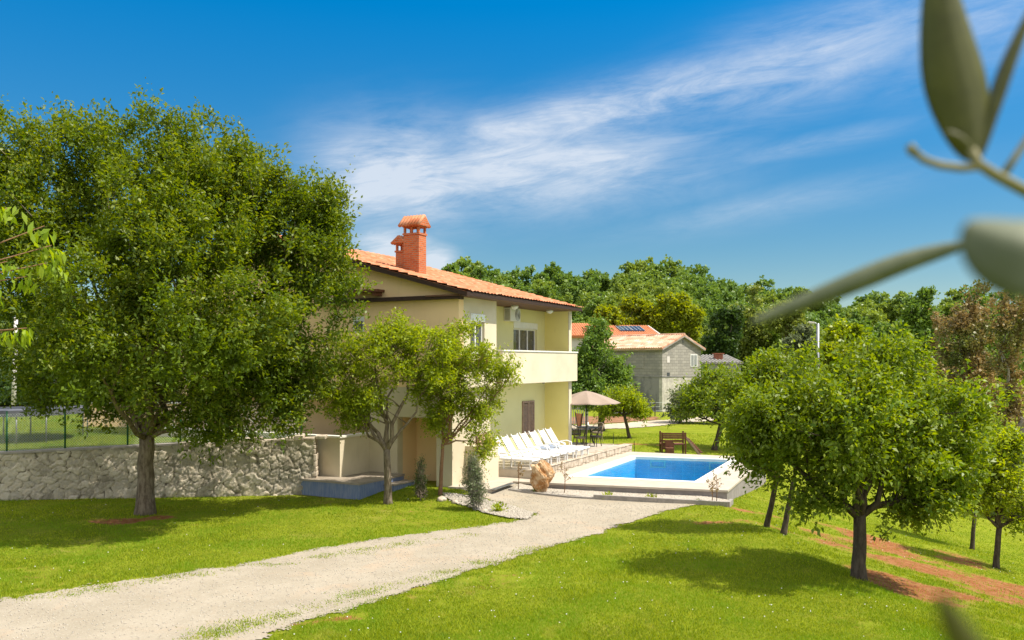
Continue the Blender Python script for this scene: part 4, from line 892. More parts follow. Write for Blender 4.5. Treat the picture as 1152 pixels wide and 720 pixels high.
# ------------------------------------------------------------------ pool
def poolbuild():
    e = empty('swimming_pool', (PN.x, PN.y, 0)); tag(e, 'rectangular blue swimming pool set in a pale raised deck', 'pool')
    o = np.array([PN.x, PN.y]); P = [np.array(p) - o for p in pool]
    def edge(P, k): # outset polygon
        c = np.mean(P, axis=0); n = len(P); out_ = []
        for i in range(n):
            a = P[i] - P[i - 1]; b = P[(i + 1) % n] - P[i]; a = a / np.hypot(*a); b = b / np.hypot(*b); out_.append(P[i] + (a - b) * k / max(.2, abs(a[0] * b[1] - a[1] * b[0])))
        return out_
    def ring(A, B, z0, z1, nm, mat, bev=0):
        mb = MB(); n = len(A)
        for i in range(n):
            j = (i + 1) % n; q = [A[i], A[j], B[j], B[i]]
            mb.poly([(*p, z1) for p in q]); mb.poly([(*p, z0) for p in q[::-1]]); mb.poly([(*A[i], z0), (*A[j], z0), (*A[j], z1), (*A[i], z1)]); mb.poly([(*B[j], z0), (*B[i], z0), (*B[i], z1), (*B[j], z1)])
        ob = mb.build(nm, mat, e, bevel=bev); return ob
    C1 = edge(P, .32)
    dk = [np.array(G(x, y, 0)[:2]) - o for x, y in ((577, 541.5), (819, 551.7), (848, 527.5))]
    # deck outline: near-left, near-right, far-right, far-left (behind the pool)
    fr = np.array(G(853, 512.8, 0)[:2]) - o; fr = dk[1] + (dk[2] - dk[1]) / np.hypot(*(dk[2] - dk[1])) * 9.3; fl = np.array(LW(-.2, 1.37)) - o; fl2 = np.array(LW(3.1, 1.37)) - o; nl = np.array(LW(-6.75, 1.37)) - o
    fr2 = fr; OUT = [dk[0], dk[1], fr, fl2]
    mb = MB(); A = C1; n = 4
    # split the deck into four strips round the coping
    B = [dk[0], dk[1], fr, fl2]
    for i in range(4):
        j = (i + 1) % 4
        mb.poly([(*B[i], 0), (*B[j], 0), (*A[j], 0), (*A[i], 0)])
        if i in (0, 1, 2):
            mb.poly([(*B[i], -.06), (*B[j], -.06), (*B[j], 0), (*B[i], 0)])
    mb.poly([(*dk[0], 0), (*A[0], 0), (*fl2, 0)]) if False else None
    mb.build('deck', 'deck', e)
    mb = MB()
    for i in range(3):
        j = i + 1; a = B[i] * 1.0; b = B[j]; c = np.mean(B, axis=0); a2 = a + (c - a) * .012; b2 = b + (c - b) * .012
        mb.poly([(*a2, -1.2), (*b2, -1.2), (*b2, -.061), (*a2, -.061)]); mb.poly([(*a, -.06), (*b, -.06), (*b2, -.0605), (*a2, -.0605)])
    mb.build('fascia', 'fascia', e)
    ring(P, C1, -.10, .015, 'coping', 'coping', .008)
    mb = MB()
    for i in range(4):
        j = (i + 1) % 4; mb.poly([(*P[j], -1.5), (*P[i], -1.5), (*P[i], -.098), (*P[j], -.098)])
    mb.build('pool_wall', 'pool_tile', e)
    MB().poly([(*p, -1.5) for p in P]).build('pool_floor', 'pool_floor', e)
    Wp = edge(P, -.005)
    gx = 60; V = []
    for i in range(gx + 1):
        for j in range(gx + 1):
            a, b = i / gx, j / gx; q = (Wp[0] * (1 - a) + Wp[1] * a) * (1 - b) + (Wp[3] * (1 - a) + Wp[2] * a) * b; V.append((q[0], q[1], -.09 + .004 * math.sin(q[0] * 9 + 2 * math.sin(q[1] * 5)) * math.sin(q[1] * 8)))
    Fq = [(i * (gx + 1) + j, (i + 1) * (gx + 1) + j, (i + 1) * (gx + 1) + j + 1, i * (gx + 1) + j + 1) for i in range(gx) for j in range(gx)]
    fast_mesh('water', V, Fq, 'water', e, smooth=True)
    d_ = P[2] - P[3]; n_ = np.hypot(*d_); d_ = d_ / n_; q_ = np.array([d_[1], -d_[0]])
    for c in (.24, .86):
        a = P[3] + d_ * n_ * c; mb = MB(); f = .05
        def bar(x0, x1, z0, z1, t=.03): mb.prism([(*(a + d_ * x0), z0), (*(a + d_ * x1), z0), (*(a + d_ * x1), z1), (*(a + d_ * x0), z1)], (q_[0] * t, q_[1] * t, 0))
        bar(-.3, .3, -.16, -.12); bar(-.3, .3, -.40, -.36); bar(-.3, -.25, -.36, -.16); bar(.25, .3, -.36, -.16); mb.build('skimmer', 'white', e)
    # patio sheet between terrace, stairs and deck
    mb = MB(); pts = [LW(-8.4, -.2), LW(-6.9, 1.0), (dk[0] + o), (np.array([PN.x, PN.y]) + (C1[0]) * 1), fl2 + o, LW(3.1, 1.0), LW(-6.33, 1.0), LW(-6.33, -.2)]
poolbuild()
def patio():
    # paved apron from the stairs to the deck's left edge
    a = G(577, 541.5, 0); P = [LW(-9.0, -.25), LW(-8.9, 1.2), (a.x, a.y), LW(3.1, 1.37), LW(3.1, 1.0), LW(-6.3, 1.0), LW(-6.3, -.25)]
    mb = MB(); mb.prism([(x, y, -.10) for x, y in P], (0, 0, .103)); o = mb.build('patio', 'deck'); tag(o, kind='structure')
patio()
# pebble bed and kerb
bed = [tuple(G(*p)[:2]) for p in ((577, 553), (620, 557), (665, 561), (740, 564), (818, 568.5), (819, 563), (740, 557), (650, 549), (585, 545))]
tag(sheet('pebble_bed', bed, .05, .05, 'pebble', jag=.0), kind='structure')
bed2 = [tuple(G(*p)[:2]) for p in ((498, 556), (520, 558), (545, 563), (575, 570), (601, 579), (592, 585), (572, 584), (552, 580), (530, 572), (505, 563))]
tag(sheet('pebble_strip', bed2, .05, .045, 'pebble', jag=.04), kind='structure')
def kerbb():
    pts = [G(*p) for p in ((572, 552), (600, 556), (640, 560.5), (668, 562))]; e = None
    mb = MB()
    for pts_, hh in ((pts, .07), ([G(*p) for p in ((668, 562), (740, 566), (819, 570.5), (823, 567))], .15)):
        for a, b in zip(pts_[:-1], pts_[1:]):
            d = (b - a); d.z = 0; n = Vector((-d.y, d.x, 0)).normalized() * .05; z = min(a.z, b.z) - .1
            mb.prism([(a - n).xy[:] + (a.z - .15,), (b - n).xy[:] + (b.z - .15,), (b + n).xy[:] + (b.z - .15,), (a + n).xy[:] + (a.z - .15,)], (0, 0, .15 + hh))
    tag(mb.build('kerb', 'kerb', bevel=.006), 'low grey concrete kerb edging the bed below the pool', 'kerb')
kerbb()
def stones(poly_, n, name, label, lo, hi, sd_, mat='pebble', off=.045):
    r_ = np.random.default_rng(sd_); P = np.array(poly_); x = r_.uniform(P[:, 0].min(), P[:, 0].max(), n * 6); y = r_.uniform(P[:, 1].min(), P[:, 1].max(), n * 6); m = inpoly(x, y, poly_); x = x[m][:n]; y = y[m][:n]
    V = []; Fq = []; z = terr(x, y) + off; oc = np.array([(1, 0, 0), (0, 1, 0), (-1, 0, 0), (0, -1, 0), (0, 0, .7), (0, 0, -.7)]); fc = np.array([(0, 1, 4), (1, 2, 4), (2, 3, 4), (3, 0, 4), (1, 0, 5), (2, 1, 5), (3, 2, 5), (0, 3, 5)])
    s_ = r_.uniform(lo, hi, len(x)); V = oc[None] * s_[:, None, None] * r_.uniform(.6, 1.2, (len(x), 6, 1)) + np.stack([x, y, z], -1)[:, None]
    Fq = (fc[None] + 6 * np.arange(len(x))[:, None, None]).reshape(-1, 3)
    tag(fast_mesh(name, V.reshape(-1, 3), Fq, mat, k=3), label, 'pebbles', kind='stuff')
stones(bed, 3500, 'pebbles', 'white pebbles in the bed below the pool', .015, .035, 1)
stones(bed2, 3000, 'pebbles', 'white pebbles along the lawn tip by the drive', .015, .04, 2)
stones([p for p in DRIVE if p[1] > 8], 9000, 'gravel_stones', 'loose pale gravel stones lying on the drive', .008, .022, 5, 'pebble', .02)
for k, (px, py, sz_, lb) in enumerate(((497, 563, .14, 'small pale border rock at the foot of the slender fruit tree'), (512, 566, .10, 'small border rock left of the olive-leaved shrub'), (545, 576, .09, 'small border rock right of the olive-leaved shrub'))):
    import bmesh
    bm_ = bmesh.new(); bmesh.ops.create_icosphere(bm_, subdivisions=3, radius=sz_)
    for v_ in bm_.verts: v_.co *= 1 + .3 * (float(vnoise(np.array([v_.co.x * 12 + k * 9]), np.array([v_.co.y * 12 + v_.co.z * 7]), k)[0]) - .5); v_.co.z *= .7
    me = bpy.data.meshes.new('rock'); bm_.to_mesh(me); bm_.free(); me.materials.append(M['stone_face']); o = link(bpy.data.objects.new('rock', me)); o.location = G(px, py) + Vector((0, 0, .03)); tag(o, lb, 'rock', 'border rocks by the pebble strip')
# drain grate
a = G(554, 551, 0); b = G(577, 543.5, 0); d = (b - a).normalized(); n = Vector((-d.y, d.x, 0)) * .09; mb = MB()
L_ = (b - a).length; mb.prism([a - n + Vector((0, 0, .003)), b - n + Vector((0, 0, .003)), b + n + Vector((0, 0, .003)), a + n + Vector((0, 0, .003))], (0, 0, .006)); k = .05
while k < L_ - .05: p = a + d * k; mb.prism([p - n * .8 + Vector((0, 0, .0095)), p - n * .8 + d * .03 + Vector((0, 0, .0095)), p + n * .8 + d * .03 + Vector((0, 0, .0095)), p + n * .8 + Vector((0, 0, .0095))], (0, 0, .005)); k += .06
tag(mb.build('drain_grate', 'metal_grey'), 'long grey drain grate across the patio left of the boulder', 'drain')

# boulder
def boulder():
    import bmesh
    bm_ = bmesh.new(); bmesh.ops.create_icosphere(bm_, subdivisions=5, radius=.5)
    for v_ in bm_.verts:
        p = v_.co.copy(); q = np.array([p.x, p.y, p.z]); f = 0
        for oc_, am in ((3, .42), (7, .28), (15, .17), (30, .10)): f += am * (float(vnoise(np.array([q[0] * oc_ + q[2] * 1.3 * oc_]), np.array([q[1] * oc_ - q[2] * .9 * oc_]), oc_)[0]) - .5)
        v_.co = p * (1 + f); sh = .82 + .25 * math.sin(p.z * 5 + .6); v_.co.x *= .72 * sh; v_.co.y *= .45 * sh; v_.co.z = v_.co.z * 1.08 + .45
    me = bpy.data.meshes.new('boulder'); bm_.to_mesh(me); bm_.free(); me.materials.append(M['boulder']); o = link(bpy.data.objects.new('boulder', me)); o.location = G(609, 555); o.rotation_euler = (0, .05, .2)
    tag(o, 'upright rugged orange-brown boulder between two saplings', 'boulder')
boulder()

# ------------------------------------------------------------------ sun loungers
def lounger():
    e = empty('sun_lounger', (0, 0, 0)); hgt = .34; W = .58
    mb = MB()
    for y in (-W / 2, W / 2 - .05): mb.box(-.05, 1.2, y, y + .05, hgt - .05, hgt + .01)
    mb.box(1.15, 1.2, -W / 2 + .05, W / 2 - .05, hgt - .05, hgt + .0); mb.box(-.05, 0, -W / 2 + .05, W / 2 - .05, hgt - .05, hgt); mb.build('frame', 'white_plastic', e, bevel=.008)
    mb = MB(); x = .02
    while x < 1.14: mb.box(x, x + .055, -W / 2 + .052, W / 2 - .052, hgt - .01, hgt + .015); x += .075
    mb.build('seat', 'white_plastic', e, bevel=.004)
    for x in (.08, 1.08):
        for y in (-W / 2 + .01, W / 2 - .05): MB().prism([(x, y, hgt - .051), (x + .07, y, hgt - .051), (x + .05, y, 0), (x + .02, y, 0)], (0, .04, 0)).build('leg', 'white_plastic', e)
    a = R(57); c, s_ = math.cos(a), math.sin(a); mb = MB()
    def bk(l0, l1, y0, y1, t0, t1): mb.prism([(-l0 * c - t * s_, y0, hgt + .02 + l0 * s_ - t * c) for t in (t0, t1)] + [(-l1 * c - t * s_, y0, hgt + .02 + l1 * s_ - t * c) for t in (t1, t0)], (0, y1 - y0, 0))
    for y in (-W / 2 + .03, W / 2 - .08): bk(0, .78, y, y + .05, 0, .04)
    l = .03
    while l < .72: bk(l, l + .065, -W / 2 + .081, W / 2 - .081, .005, .03); l += .078
    bk(.72, .80, -W / 2 + .03, W / 2 - .03, -.005, .045) if False else None
    mb.build('backrest', 'white_plastic', e, bevel=.004)
    for y in (-W / 2 - .03, W / 2 - .02): MB().tube([(-.02, y + .02, hgt + .16), (.25, y + .02, hgt + .19), (.42, y + .02, hgt + .14), (.46, y + .02, hgt - .03)], .022, 6).build('armrest', 'white_plastic', e, smooth=True)
    return e
names = ['sun lounger nearest the stairs, first of seven in the row', 'second sun lounger from the stairs', 'third sun lounger from the stairs', 'middle one of the seven sun loungers',
         'third sun lounger from the parasol, first with a blue towel', 'second sun lounger from the parasol, with a blue towel', 'sun lounger nearest the parasol, last of seven in the row']
l0 = lounger(); loungers = []
for i, t in enumerate(names):
    o = l0 if i == 0 else copy_tree(l0); s = -5.95 + i * .735; p = LW(s, .1 + .02 * (i % 3)); o.location = (p[0], p[1], .262); o.rotation_euler = (0, 0, math.atan2(-D2[1], -D2[0]) + R((-2, 1, 0, 2, -1, 1, 0)[i])); loungers.append(o)
    tag(o, 'white plastic ' + t, 'sun lounger', 'white sun loungers on the terrace')
for i, lb in ((4, 'folded blue towel on the fifth lounger, nearer the stairs'), (5, 'folded blue towel on the lounger second from the parasol')):
    o = MB().box(.02, .4, -.2, .2, .356, .40).box(-.02, .02, -.2, .2, .36, .46).build('towel', 'blue_grey', bevel=.012); o.location = loungers[i].location; o.rotation_euler = loungers[i].rotation_euler; tag(o, lb, 'towel', 'towels on the loungers')

# ------------------------------------------------------------------ parasol
def parasol():
    b = G(659.5, 511.5, 0); e = empty('parasol', b); tag(e, 'open beige parasol on a dark pole between villa and pool', 'parasol'); zt = 2.62; zh = 2.12; Rr = 1.42; n = 8
    MB().tube([(0, 0, .03), (0, 0, zt + .05)], .024, 10).build('pole', 'black_metal', e, smooth=True)
    MB().tube([(0, 0, 0), (0, 0, .05), (0, 0, .06)], [.27, .27, .1], 20).build('base', 'black_metal', e)
    V = []; Fq = []; m = 10; k = 12
    for i in range(n * k):
        a = 2 * math.pi * i / (n * k); f = (i % k) / k; sag = math.sin(f * math.pi)
        rr_ = Rr * math.cos(math.pi / n) / math.cos((f - .5) * 2 * math.pi / n)
        for j in range(m + 1):
            q = j / m; V.append((rr_ * q * math.cos(a) * (1 - .05 * sag * q), rr_ * q * math.sin(a) * (1 - .05 * sag * q), zt - (zt - zh) * q ** 1.1 - .035 * sag * q + .03 * math.sin(q * 3.1)))
    N_ = n * k
    for i in range(N_):
        for j in range(m): Fq.append((i * (m + 1) + j, i * (m + 1) + j + 1, ((i + 1) % N_) * (m + 1) + j + 1, ((i + 1) % N_) * (m + 1) + j))
    c = fast_mesh('canopy', V, Fq, 'canvas', e, smooth=True); so_ = c.modifiers.new('thick', 'SOLIDIFY'); so_.thickness = .004
    for i in range(n):
        a = 2 * math.pi * i / n; MB().tube([(0, 0, zt - .03), (Rr * .97 * math.cos(a), Rr * .97 * math.sin(a), zh - .015)], .009, 5).build('rib', 'black_metal', e)
        MB().tube([(0, 0, zt - .6), (Rr * .5 * math.cos(a), Rr * .5 * math.sin(a), zt - .28)], .007, 5).build('strut', 'black_metal', e)
    MB().tube([(0, 0, zt), (0, 0, zt + .09)], [.03, .012], 8).build('finial', 'black_metal', e)
parasol()

# ------------------------------------------------------------------ table set behind the parasol
def garden_set():
    z0 = .262
    def at_(px, py): p = G(px, py, z0); return (p.x, p.y, z0)
    c = at_(662, 500)
    e = empty('garden_table', (c[0], c[1] + .2, z0)); tag(e, 'dark garden table with things on it behind the parasol pole', 'table')
    MB().tube([(0, 0, .70), (0, 0, .735)], .48, 24).build('table_top', 'black_metal', e)
    for k in range(4): a = math.pi / 4 + k * math.pi / 2; MB().tube([(math.cos(a) * .1, math.sin(a) * .1, .70), (math.cos(a) * .35, math.sin(a) * .35, 0)], .018, 6).build('leg', 'black_metal', e)
    def chair(px, py, rz_, mat, lb):
        p = at_(px, py); e = empty('garden_chair', p, rz_); tag(e, lb, 'chair', 'garden chairs round the dark table')
        MB().tube([(0, 0, .38), (0, 0, .44)], .25, 18).build('seat', mat, e)
        for k in range(4): a = math.pi / 4 + k * math.pi / 2; MB().tube([(math.cos(a) * .2, math.sin(a) * .2, .38), (math.cos(a) * .25, math.sin(a) * .25, 0)], .016, 6).build('leg', mat, e)
        mb = MB(); pts = [(.27 * math.cos(a), .27 * math.sin(a), .44 + .38 * max(0, math.sin((a - R(-20)) / R(220) * math.pi)) ** .5) for a in [R(-20) + R(220) * k / 16 for k in range(17)]]
        mb.tube(pts, .022, 7)
        for k in range(1, 16): mb.tube([(pts[k][0] * .92, pts[k][1] * .92, .43), pts[k]], .008, 4)
        mb.build('backrest', mat, e, smooth=True)
    chair(653, 503.5, R(180), 'tan_rattan', 'pale round-backed chair in front of the dark table')
    chair(670, 502, R(230), 'rattan', 'black round-backed chair at the right of the table')
    chair(647.5, 499, R(60), 'rattan', 'black chair between the table and the villa corner')
    chair(672, 497, R(320), 'tan_rattan', 'pale brown chair at the back right of the table')
    p = at_(652, 494); e = empty('folding_chair', p, .3); tag(e, 'folded brown canvas chair standing upright beside the villa corner', 'chair')
    MB().tube([(0, 0, .0), (-.22, 0, 1.25)], .022, 6).build('frame', 'black_metal', e); MB().tube([(0, 0, .0), (.16, 0, 1.2)], .022, 6).build('frame', 'black_metal', e)
    MB().prism([(-.19, .02, 1.2), (.14, .02, 1.15), (.06, .02, .55), (-.09, .02, .6)], (0, .02, 0)).build('cloth', 'brown_cloth', e)
    o = MB().tube([(0, 0, 0), (0, 0, .10), (0, 0, .12), (0, 0, .2)], [.05, .06, .03, .025], 10).build('jug', 'white', smooth=True); o.location = (c[0], c[1] + .2, z0 + .736); tag(o, 'small pale jug standing on the dark garden table', 'jug')
garden_set()

# ------------------------------------------------------------------ wooden play frame with slide
def playframe():
    p = G(744, 510.5); e = empty('play_frame', p, R(-4)); tag(e, 'small brown wooden play frame with ladder ramp beyond the pool', 'play frame'); k = p.y / F; w_ = 26 * k
    for x, y in ((0, 0), (w_, 0), (0, .8), (w_, .8)): MB().box(x, x + .07, y, y + .07, -.15, 24 * k).build('post', 'brown_wood', e, bevel=.005)
    mb = MB()
    for i in range(3): mb.box(.07, w_, -.02, .02, (17 + i * 2.3) * k, (17 + i * 2.3 + 2) * k)
    for i in range(3): mb.box(.07, w_ * .55, -.02, .02, (5 + i * 2.7) * k, (5 + i * 2.7 + 2.3) * k)
    mb.build('front_boards', 'brown_wood', e, bevel=.004); mb = MB()
    for i in range(2): mb.box(.07, w_, .8, .84, (8 + i * 3.5) * k, (8 + i * 3.5 + 2.2) * k)
    mb.box(0, w_, .07, .8, .38, .42); mb.build('platform', 'brown_wood', e)
    for y in (.05, .6): MB().prism([(w_ + .07, y, 20 * k), (w_ + .07, y, 17 * k), (w_ + 17 * k, y, -.1), (w_ + 20 * k, y, -.1)], (0, .06, 0)).build('ramp_side', 'shutter_wood', e)
    mb = MB()
    for i in range(8):
        q = .08 + i * .12; x = w_ + .09 + (17 * k) * q; z = 18 * k * (1 - q); mb.box(x, x + .1, .11, .6, z - .03, z + .01)
    mb.build('rungs', 'brown_wood', e)
    for i, (x, z) in enumerate(((.12, .05), (.55, .05))): pass
    MB().box(.15, .5, -.45, -.12, -.05, .30).box(.15, .5, -.14, -.10, .30, .62).build('step_seat', 'brown_wood', e, bevel=.01)
playframe()

# pickets, far fence, sticks behind pool
def picket(px, py, h, lb=None):
    pass
e = empty('picket_fence', G(636, 479)); tag(e, 'pale metal picket fence beside the garden soil, left of the parasol pole', 'fence'); b0_ = e.location
mb = MB(); 
for i in range(12): mb.box(i * .125 * 1.0, i * .125 + .035, 0, .02, -.05, 1.15)
mb.build('pickets', 'metal_grey', e)
for z in (.2, 1.0): MB().box(0, 1.45, .021, .04, z, z + .04).build('rail', 'metal_grey', e)
for i in (0, 1): MB().box(-.05 + 1.45 * i, .0 + 1.45 * i, 0.0, .05, -.1, 1.25).build('post', 'metal_grey', e)
e.rotation_euler = (0, 0, R(12))
pA, pB = G(690, 470.5), G(800, 464.5); e = empty('wire_fence', pA); tag(e, 'dark post and wire fence beyond the far road, before the stone house', 'fence'); d = pB - pA
for i in range(6): q = d * (i / 5); MB().tube([q, q + Vector((0, 0, 1.0))], .04, 6).build('post', 'bark_dark', e)
for z in (.35, .65, .95): MB().tube([Vector((0, 0, z)), d + Vector((0, 0, z))], .01, 4).build('wire', 'wire', e)
pA, pB = G(690, 507), G(720, 509); e = empty('garden_stakes', pA); tag(e, 'two thin dark metal stakes in the grass behind the pool', 'stakes')
for p_, h_ in ((pA, .75), (G(713.5, 509.5), .5)): MB().tube([p_ - pA, p_ - pA + Vector((0, 0, h_))], .014, 6).build('stake', 'black_metal', e)

# ------------------------------------------------------------------ old stone house and neighbours
def gable_house(name, label, corner, ga, wid, lng, ez, apex, wallmat, wallmat2, roofmat, base_z=-.5, ov=.25, split=None, lowmats=None):
    e = empty(name, (corner[0], corner[1], corner[2]), ga); tag(e, label, 'house')   # local x along gable, y along the long wall
    s_ = split
    z0 = base_z
    if split:
        MB().box(0, wid, 0, .3, z0, split - .06).build('wall', lowmats[0], e); MB().box(0, .3, .3, lng, z0, split - .06).build('wall', lowmats[1], e)
        box('floor_band', 'grey_plaster', e, -.03, wid + .03, -.03, lng, split - .06, split + .04); z0 = split + .04
    MB().prism([(0, 0, z0), (wid, 0, z0), (wid, 0, ez), (wid / 2, 0, apex), (0, 0, ez)], (0, .3, 0)).build('wall', wallmat, e)
    MB().box(0, .3, .3, lng, z0, ez).build('wall', wallmat2, e); MB().box(wid - .3, wid, .3, lng, base_z, ez).build('wall', wallmat, e)
    MB().prism([(0, lng, z0), (wid, lng, z0), (wid, lng, ez), (wid / 2, lng, apex), (0, lng, ez)], (0, .3, 0)).build('wall', wallmat, e)
    sl = (apex - ez) / (wid / 2); mb = MB(); y0, y1 = -ov, lng + .3 + ov; t = .12
    mb.prism([(-ov, y0, ez - ov * sl + .0), (wid / 2, y0, apex), (wid + ov, y0, ez - ov * sl), (wid + ov, y0, ez - ov * sl + t), (wid / 2, y0, apex + t), (-ov, y0, ez - ov * sl + t)], (0, y1 - y0, 0)); rf = mb.build('roof', 'kerb', e)
    # rows of barrel tiles
    mb = MB(); y = y0 + .1; r_ = random.Random(5)
    while y < y1:
        j = r_.uniform(-.03, .03)
        for sg in (-1, 1):
            xa = wid / 2 + sg * (wid / 2 + ov + .05); za = ez - ov * sl + t - .02; xm = wid / 2; pts = []; K = 9
            for q in range(K + 1): f = q / K; pts.append((xa + (xm - xa) * f, y + j * math.sin(q) , za + (apex + t - za) * f + .03 + r_.uniform(-.012, .012)))
            mb.tube(pts, [.11 if q % 2 else .125 for q in range(K + 1)], 6)
        y += .235
    mb.build('tiles', roofmat, rf, smooth=False)
    mb = MB(); mb.tube([(wid / 2, y0, apex + t + .05), (wid / 2, y1, apex + t + .05)], .14, 8); mb.build('ridge_tiles', roofmat, rf)
    return e
c = AT(745, 65, 463.5); c.z = float(terr(c.x, c.y)); ga = math.atan2(.66, .75)
e = gable_house('old_stone_house', 'old grey two-storey block house with weathered tile roof beyond the road', c, ga, 4.95, 7.2, 4.85, 5.82, 'block', 'block_shade', 'old_tiles', split=2.72, lowmats=('rough_stone_white', 'grey_plaster'))
def hx(px): # along gable for picture column
    k = (px - CX) / F; return (k * c.y - c.x) / (math.cos(ga) - k * math.sin(ga))
def hy(px):
    k = (px - CX) / F; return (k * c.y - c.x) / (-math.sin(ga) - k * math.cos(ga))
def zz(py, Y): return H - (py - HY) / F * Y - c.z
w1 = MB().box(hx(776.5), hx(784.3), -.03, .0, zz(412.5, 67), zz(398.5, 67)).build('window', 'white', e); MB().box(hx(777.3), hx(780), -.045, -.031, zz(411.5, 67), zz(399.5, 67)).build('pane', 'curtain', w1); MB().box(hx(780.7), hx(783.5), -.045, -.031, zz(411.5, 67), zz(399.5, 67)).build('pane', 'curtain', w1)
for (a, b_, y0, y1, mt) in ((750.3, 753.3, 408, 401, 'slab_pale'), (750.3, 753.3, 423, 419, 'glass_dark'), (767.7, 769.3, 385.5, 382.5, 'glass_dark')): box('opening', mt, e, hx(a), hx(b_), -.02, 0, zz(y0, 66), zz(y1, 66))
wl = MB().box(-.03, 0, hy(724.5), hy(712), zz(414, 67.5), zz(399.5, 67.5)).build('window', 'block_shade', e); MB().box(-.05, -.031, hy(724.5), hy(712), zz(400.3, 67.5), zz(399.3, 67.5)).build('frame', 'kerb', wl)
w2 = MB().box(-.03, 0, hy(717.3), hy(711.3), zz(446, 67.5), zz(432, 67.5)).build('window', 'glass_dark', e); MB().box(-.06, -.031, hy(715), hy(714), zz(446, 67.5), zz(432, 67.5)).build('frame', 'shutter_wood', w2)
# annex
c2 = AT(789, 71, 440); e = empty('grey_annex', (c2.x, c2.y, -.2), R(4)); tag(e, 'low grey concrete annex with tiled roof right of the old stone house', 'outbuilding')
def z2(py): return H - (py - HY) / F * 71 + .2
box('wall', 'concrete_wall', e, 0, 3.4, 0, 4, 0, z2(410)); MB().prism([(-.1, -.15, z2(409.7)), (3.5, -.15, z2(409.7)), (3.5, 4.2, z2(400.5)), (-.1, 4.2, z2(400.5))], (0, 0, .08)).build('roof', 'kerb', e)
mb = MB(); x = -.1
while x < 3.5: mb.tube([(x, -.2, z2(409.7) + .1), (x, 4.2, z2(400.5) + .1)], .09, 6); x += .3
mb.build('tiles', 'concrete', e)
box('chimney', 'brown_ridge', e, 1.7, 2.35, 1.5, 2.1, z2(409), z2(398)); box('chimney_cap', 'brown_ridge', e, 1.6, 2.45, 1.4, 2.2, z2(398) + .002, z2(397))
MB().box(1.2, 3.3, 3.5, 3.8, z2(403), z2(401.5)).build('ridge', 'brown_ridge', e)
# red roofed houses behind: slope faces the camera, gable at the right end
def side_house(name, label, px0, px1, Y, ptop, pbot, gpx, wallm, solar=False):
    xa = (px0 - CX) / F * Y; xb = (px1 - CX) / F * Y; zt = H - (ptop - HY) / F * Y; zb = H - (pbot - HY) / F * Y; dep = 5.2; L_ = xb - xa; gz = float(terr(xa, Y))
    e = empty(name, (xa, Y, gz), R(6)); tag(e, label, 'house'); zt -= gz; zb -= gz
    MB().prism([(L_ - .3, 0, -.5), (L_ - .3, dep * 2, -.5), (L_ - .3, dep * 2, zb), (L_ - .3, dep, zt - .15), (L_ - .3, 0, zb)], (.3, 0, 0)).build('wall', wallm, e); MB().box(0, L_ - .3, 0, .3, -.5, zb).build('wall', wallm, e); MB().box(0, L_ - .3, dep * 2 - .3, dep * 2, -.5, zb).build('wall', wallm, e)
    MB().prism([(0, 0, -.5), (0, dep * 2, -.5), (0, dep * 2, zb), (0, dep, zt - .15), (0, 0, zb)], (.3, 0, 0)).build('wall', wallm, e) if False else None
    rf = MB().prism([(-.3, -.4, zb - .1), (-.3, dep, zt), (-.3, dep * 2 + .4, zb - .1), (-.3, dep * 2 + .4, zb + .05), (-.3, dep, zt + .15), (-.3, -.4, zb + .05)], (L_ + .55, 0, 0)).build('roof', 'orange_tiles', e)
    mb = MB(); x = -.2
    while x < L_ + .2: mb.tube([(x, -.45, zb + .08), (x, dep, zt + .18)], .11, 6); mb.tube([(x, dep, zt + .18), (x, dep * 2 + .4, zb + .08)], .11, 6); x += .26
    mb.build('tiles', 'orange_tiles', rf)
    MB().prism([(L_ + .25, -.45, zb - .12), (L_ + .25, dep, zt - .02), (L_ + .25, dep, zt + .25), (L_ + .25, -.45, zb + .15)], (.12, 0, 0)).build('bargeboard', 'slab_pale', e)
    if solar:
        for k in range(2):
            x0 = .9 + k * 1.35
            def pt(x, f): return (x, dep * f, zb + .28 + (zt - zb) * f)
            so_ = MB().prism([pt(x0, .35), pt(x0 + 1.25, .35), pt(x0 + 1.25, .82), pt(x0, .82)], (0, -.03, .08)).build('solar_panel', 'solar', e)
            mb = MB()
            for a in (0, .42, .84, 1.25): p0 = pt(x0 + a, .35); p1 = pt(x0 + a, .82); mb.tube([(p0[0], p0[1] - .04, p0[2] + .1), (p1[0], p1[1] - .04, p1[2] + .1)], .02, 4)
            mb.build('panel_frame', 'white', so_)
side_house('red_roof_house', 'neighbouring house with orange tile roof, solar panels and yellow gable', 693, 742, 86, 366, 379.5, 750, 'yellow_pale', True)
side_house('red_roof_house', 'neighbouring house with orange tile roof partly hidden left of the solar panels', 640, 702, 90, 363.5, 379, 705, 'slab_pale')

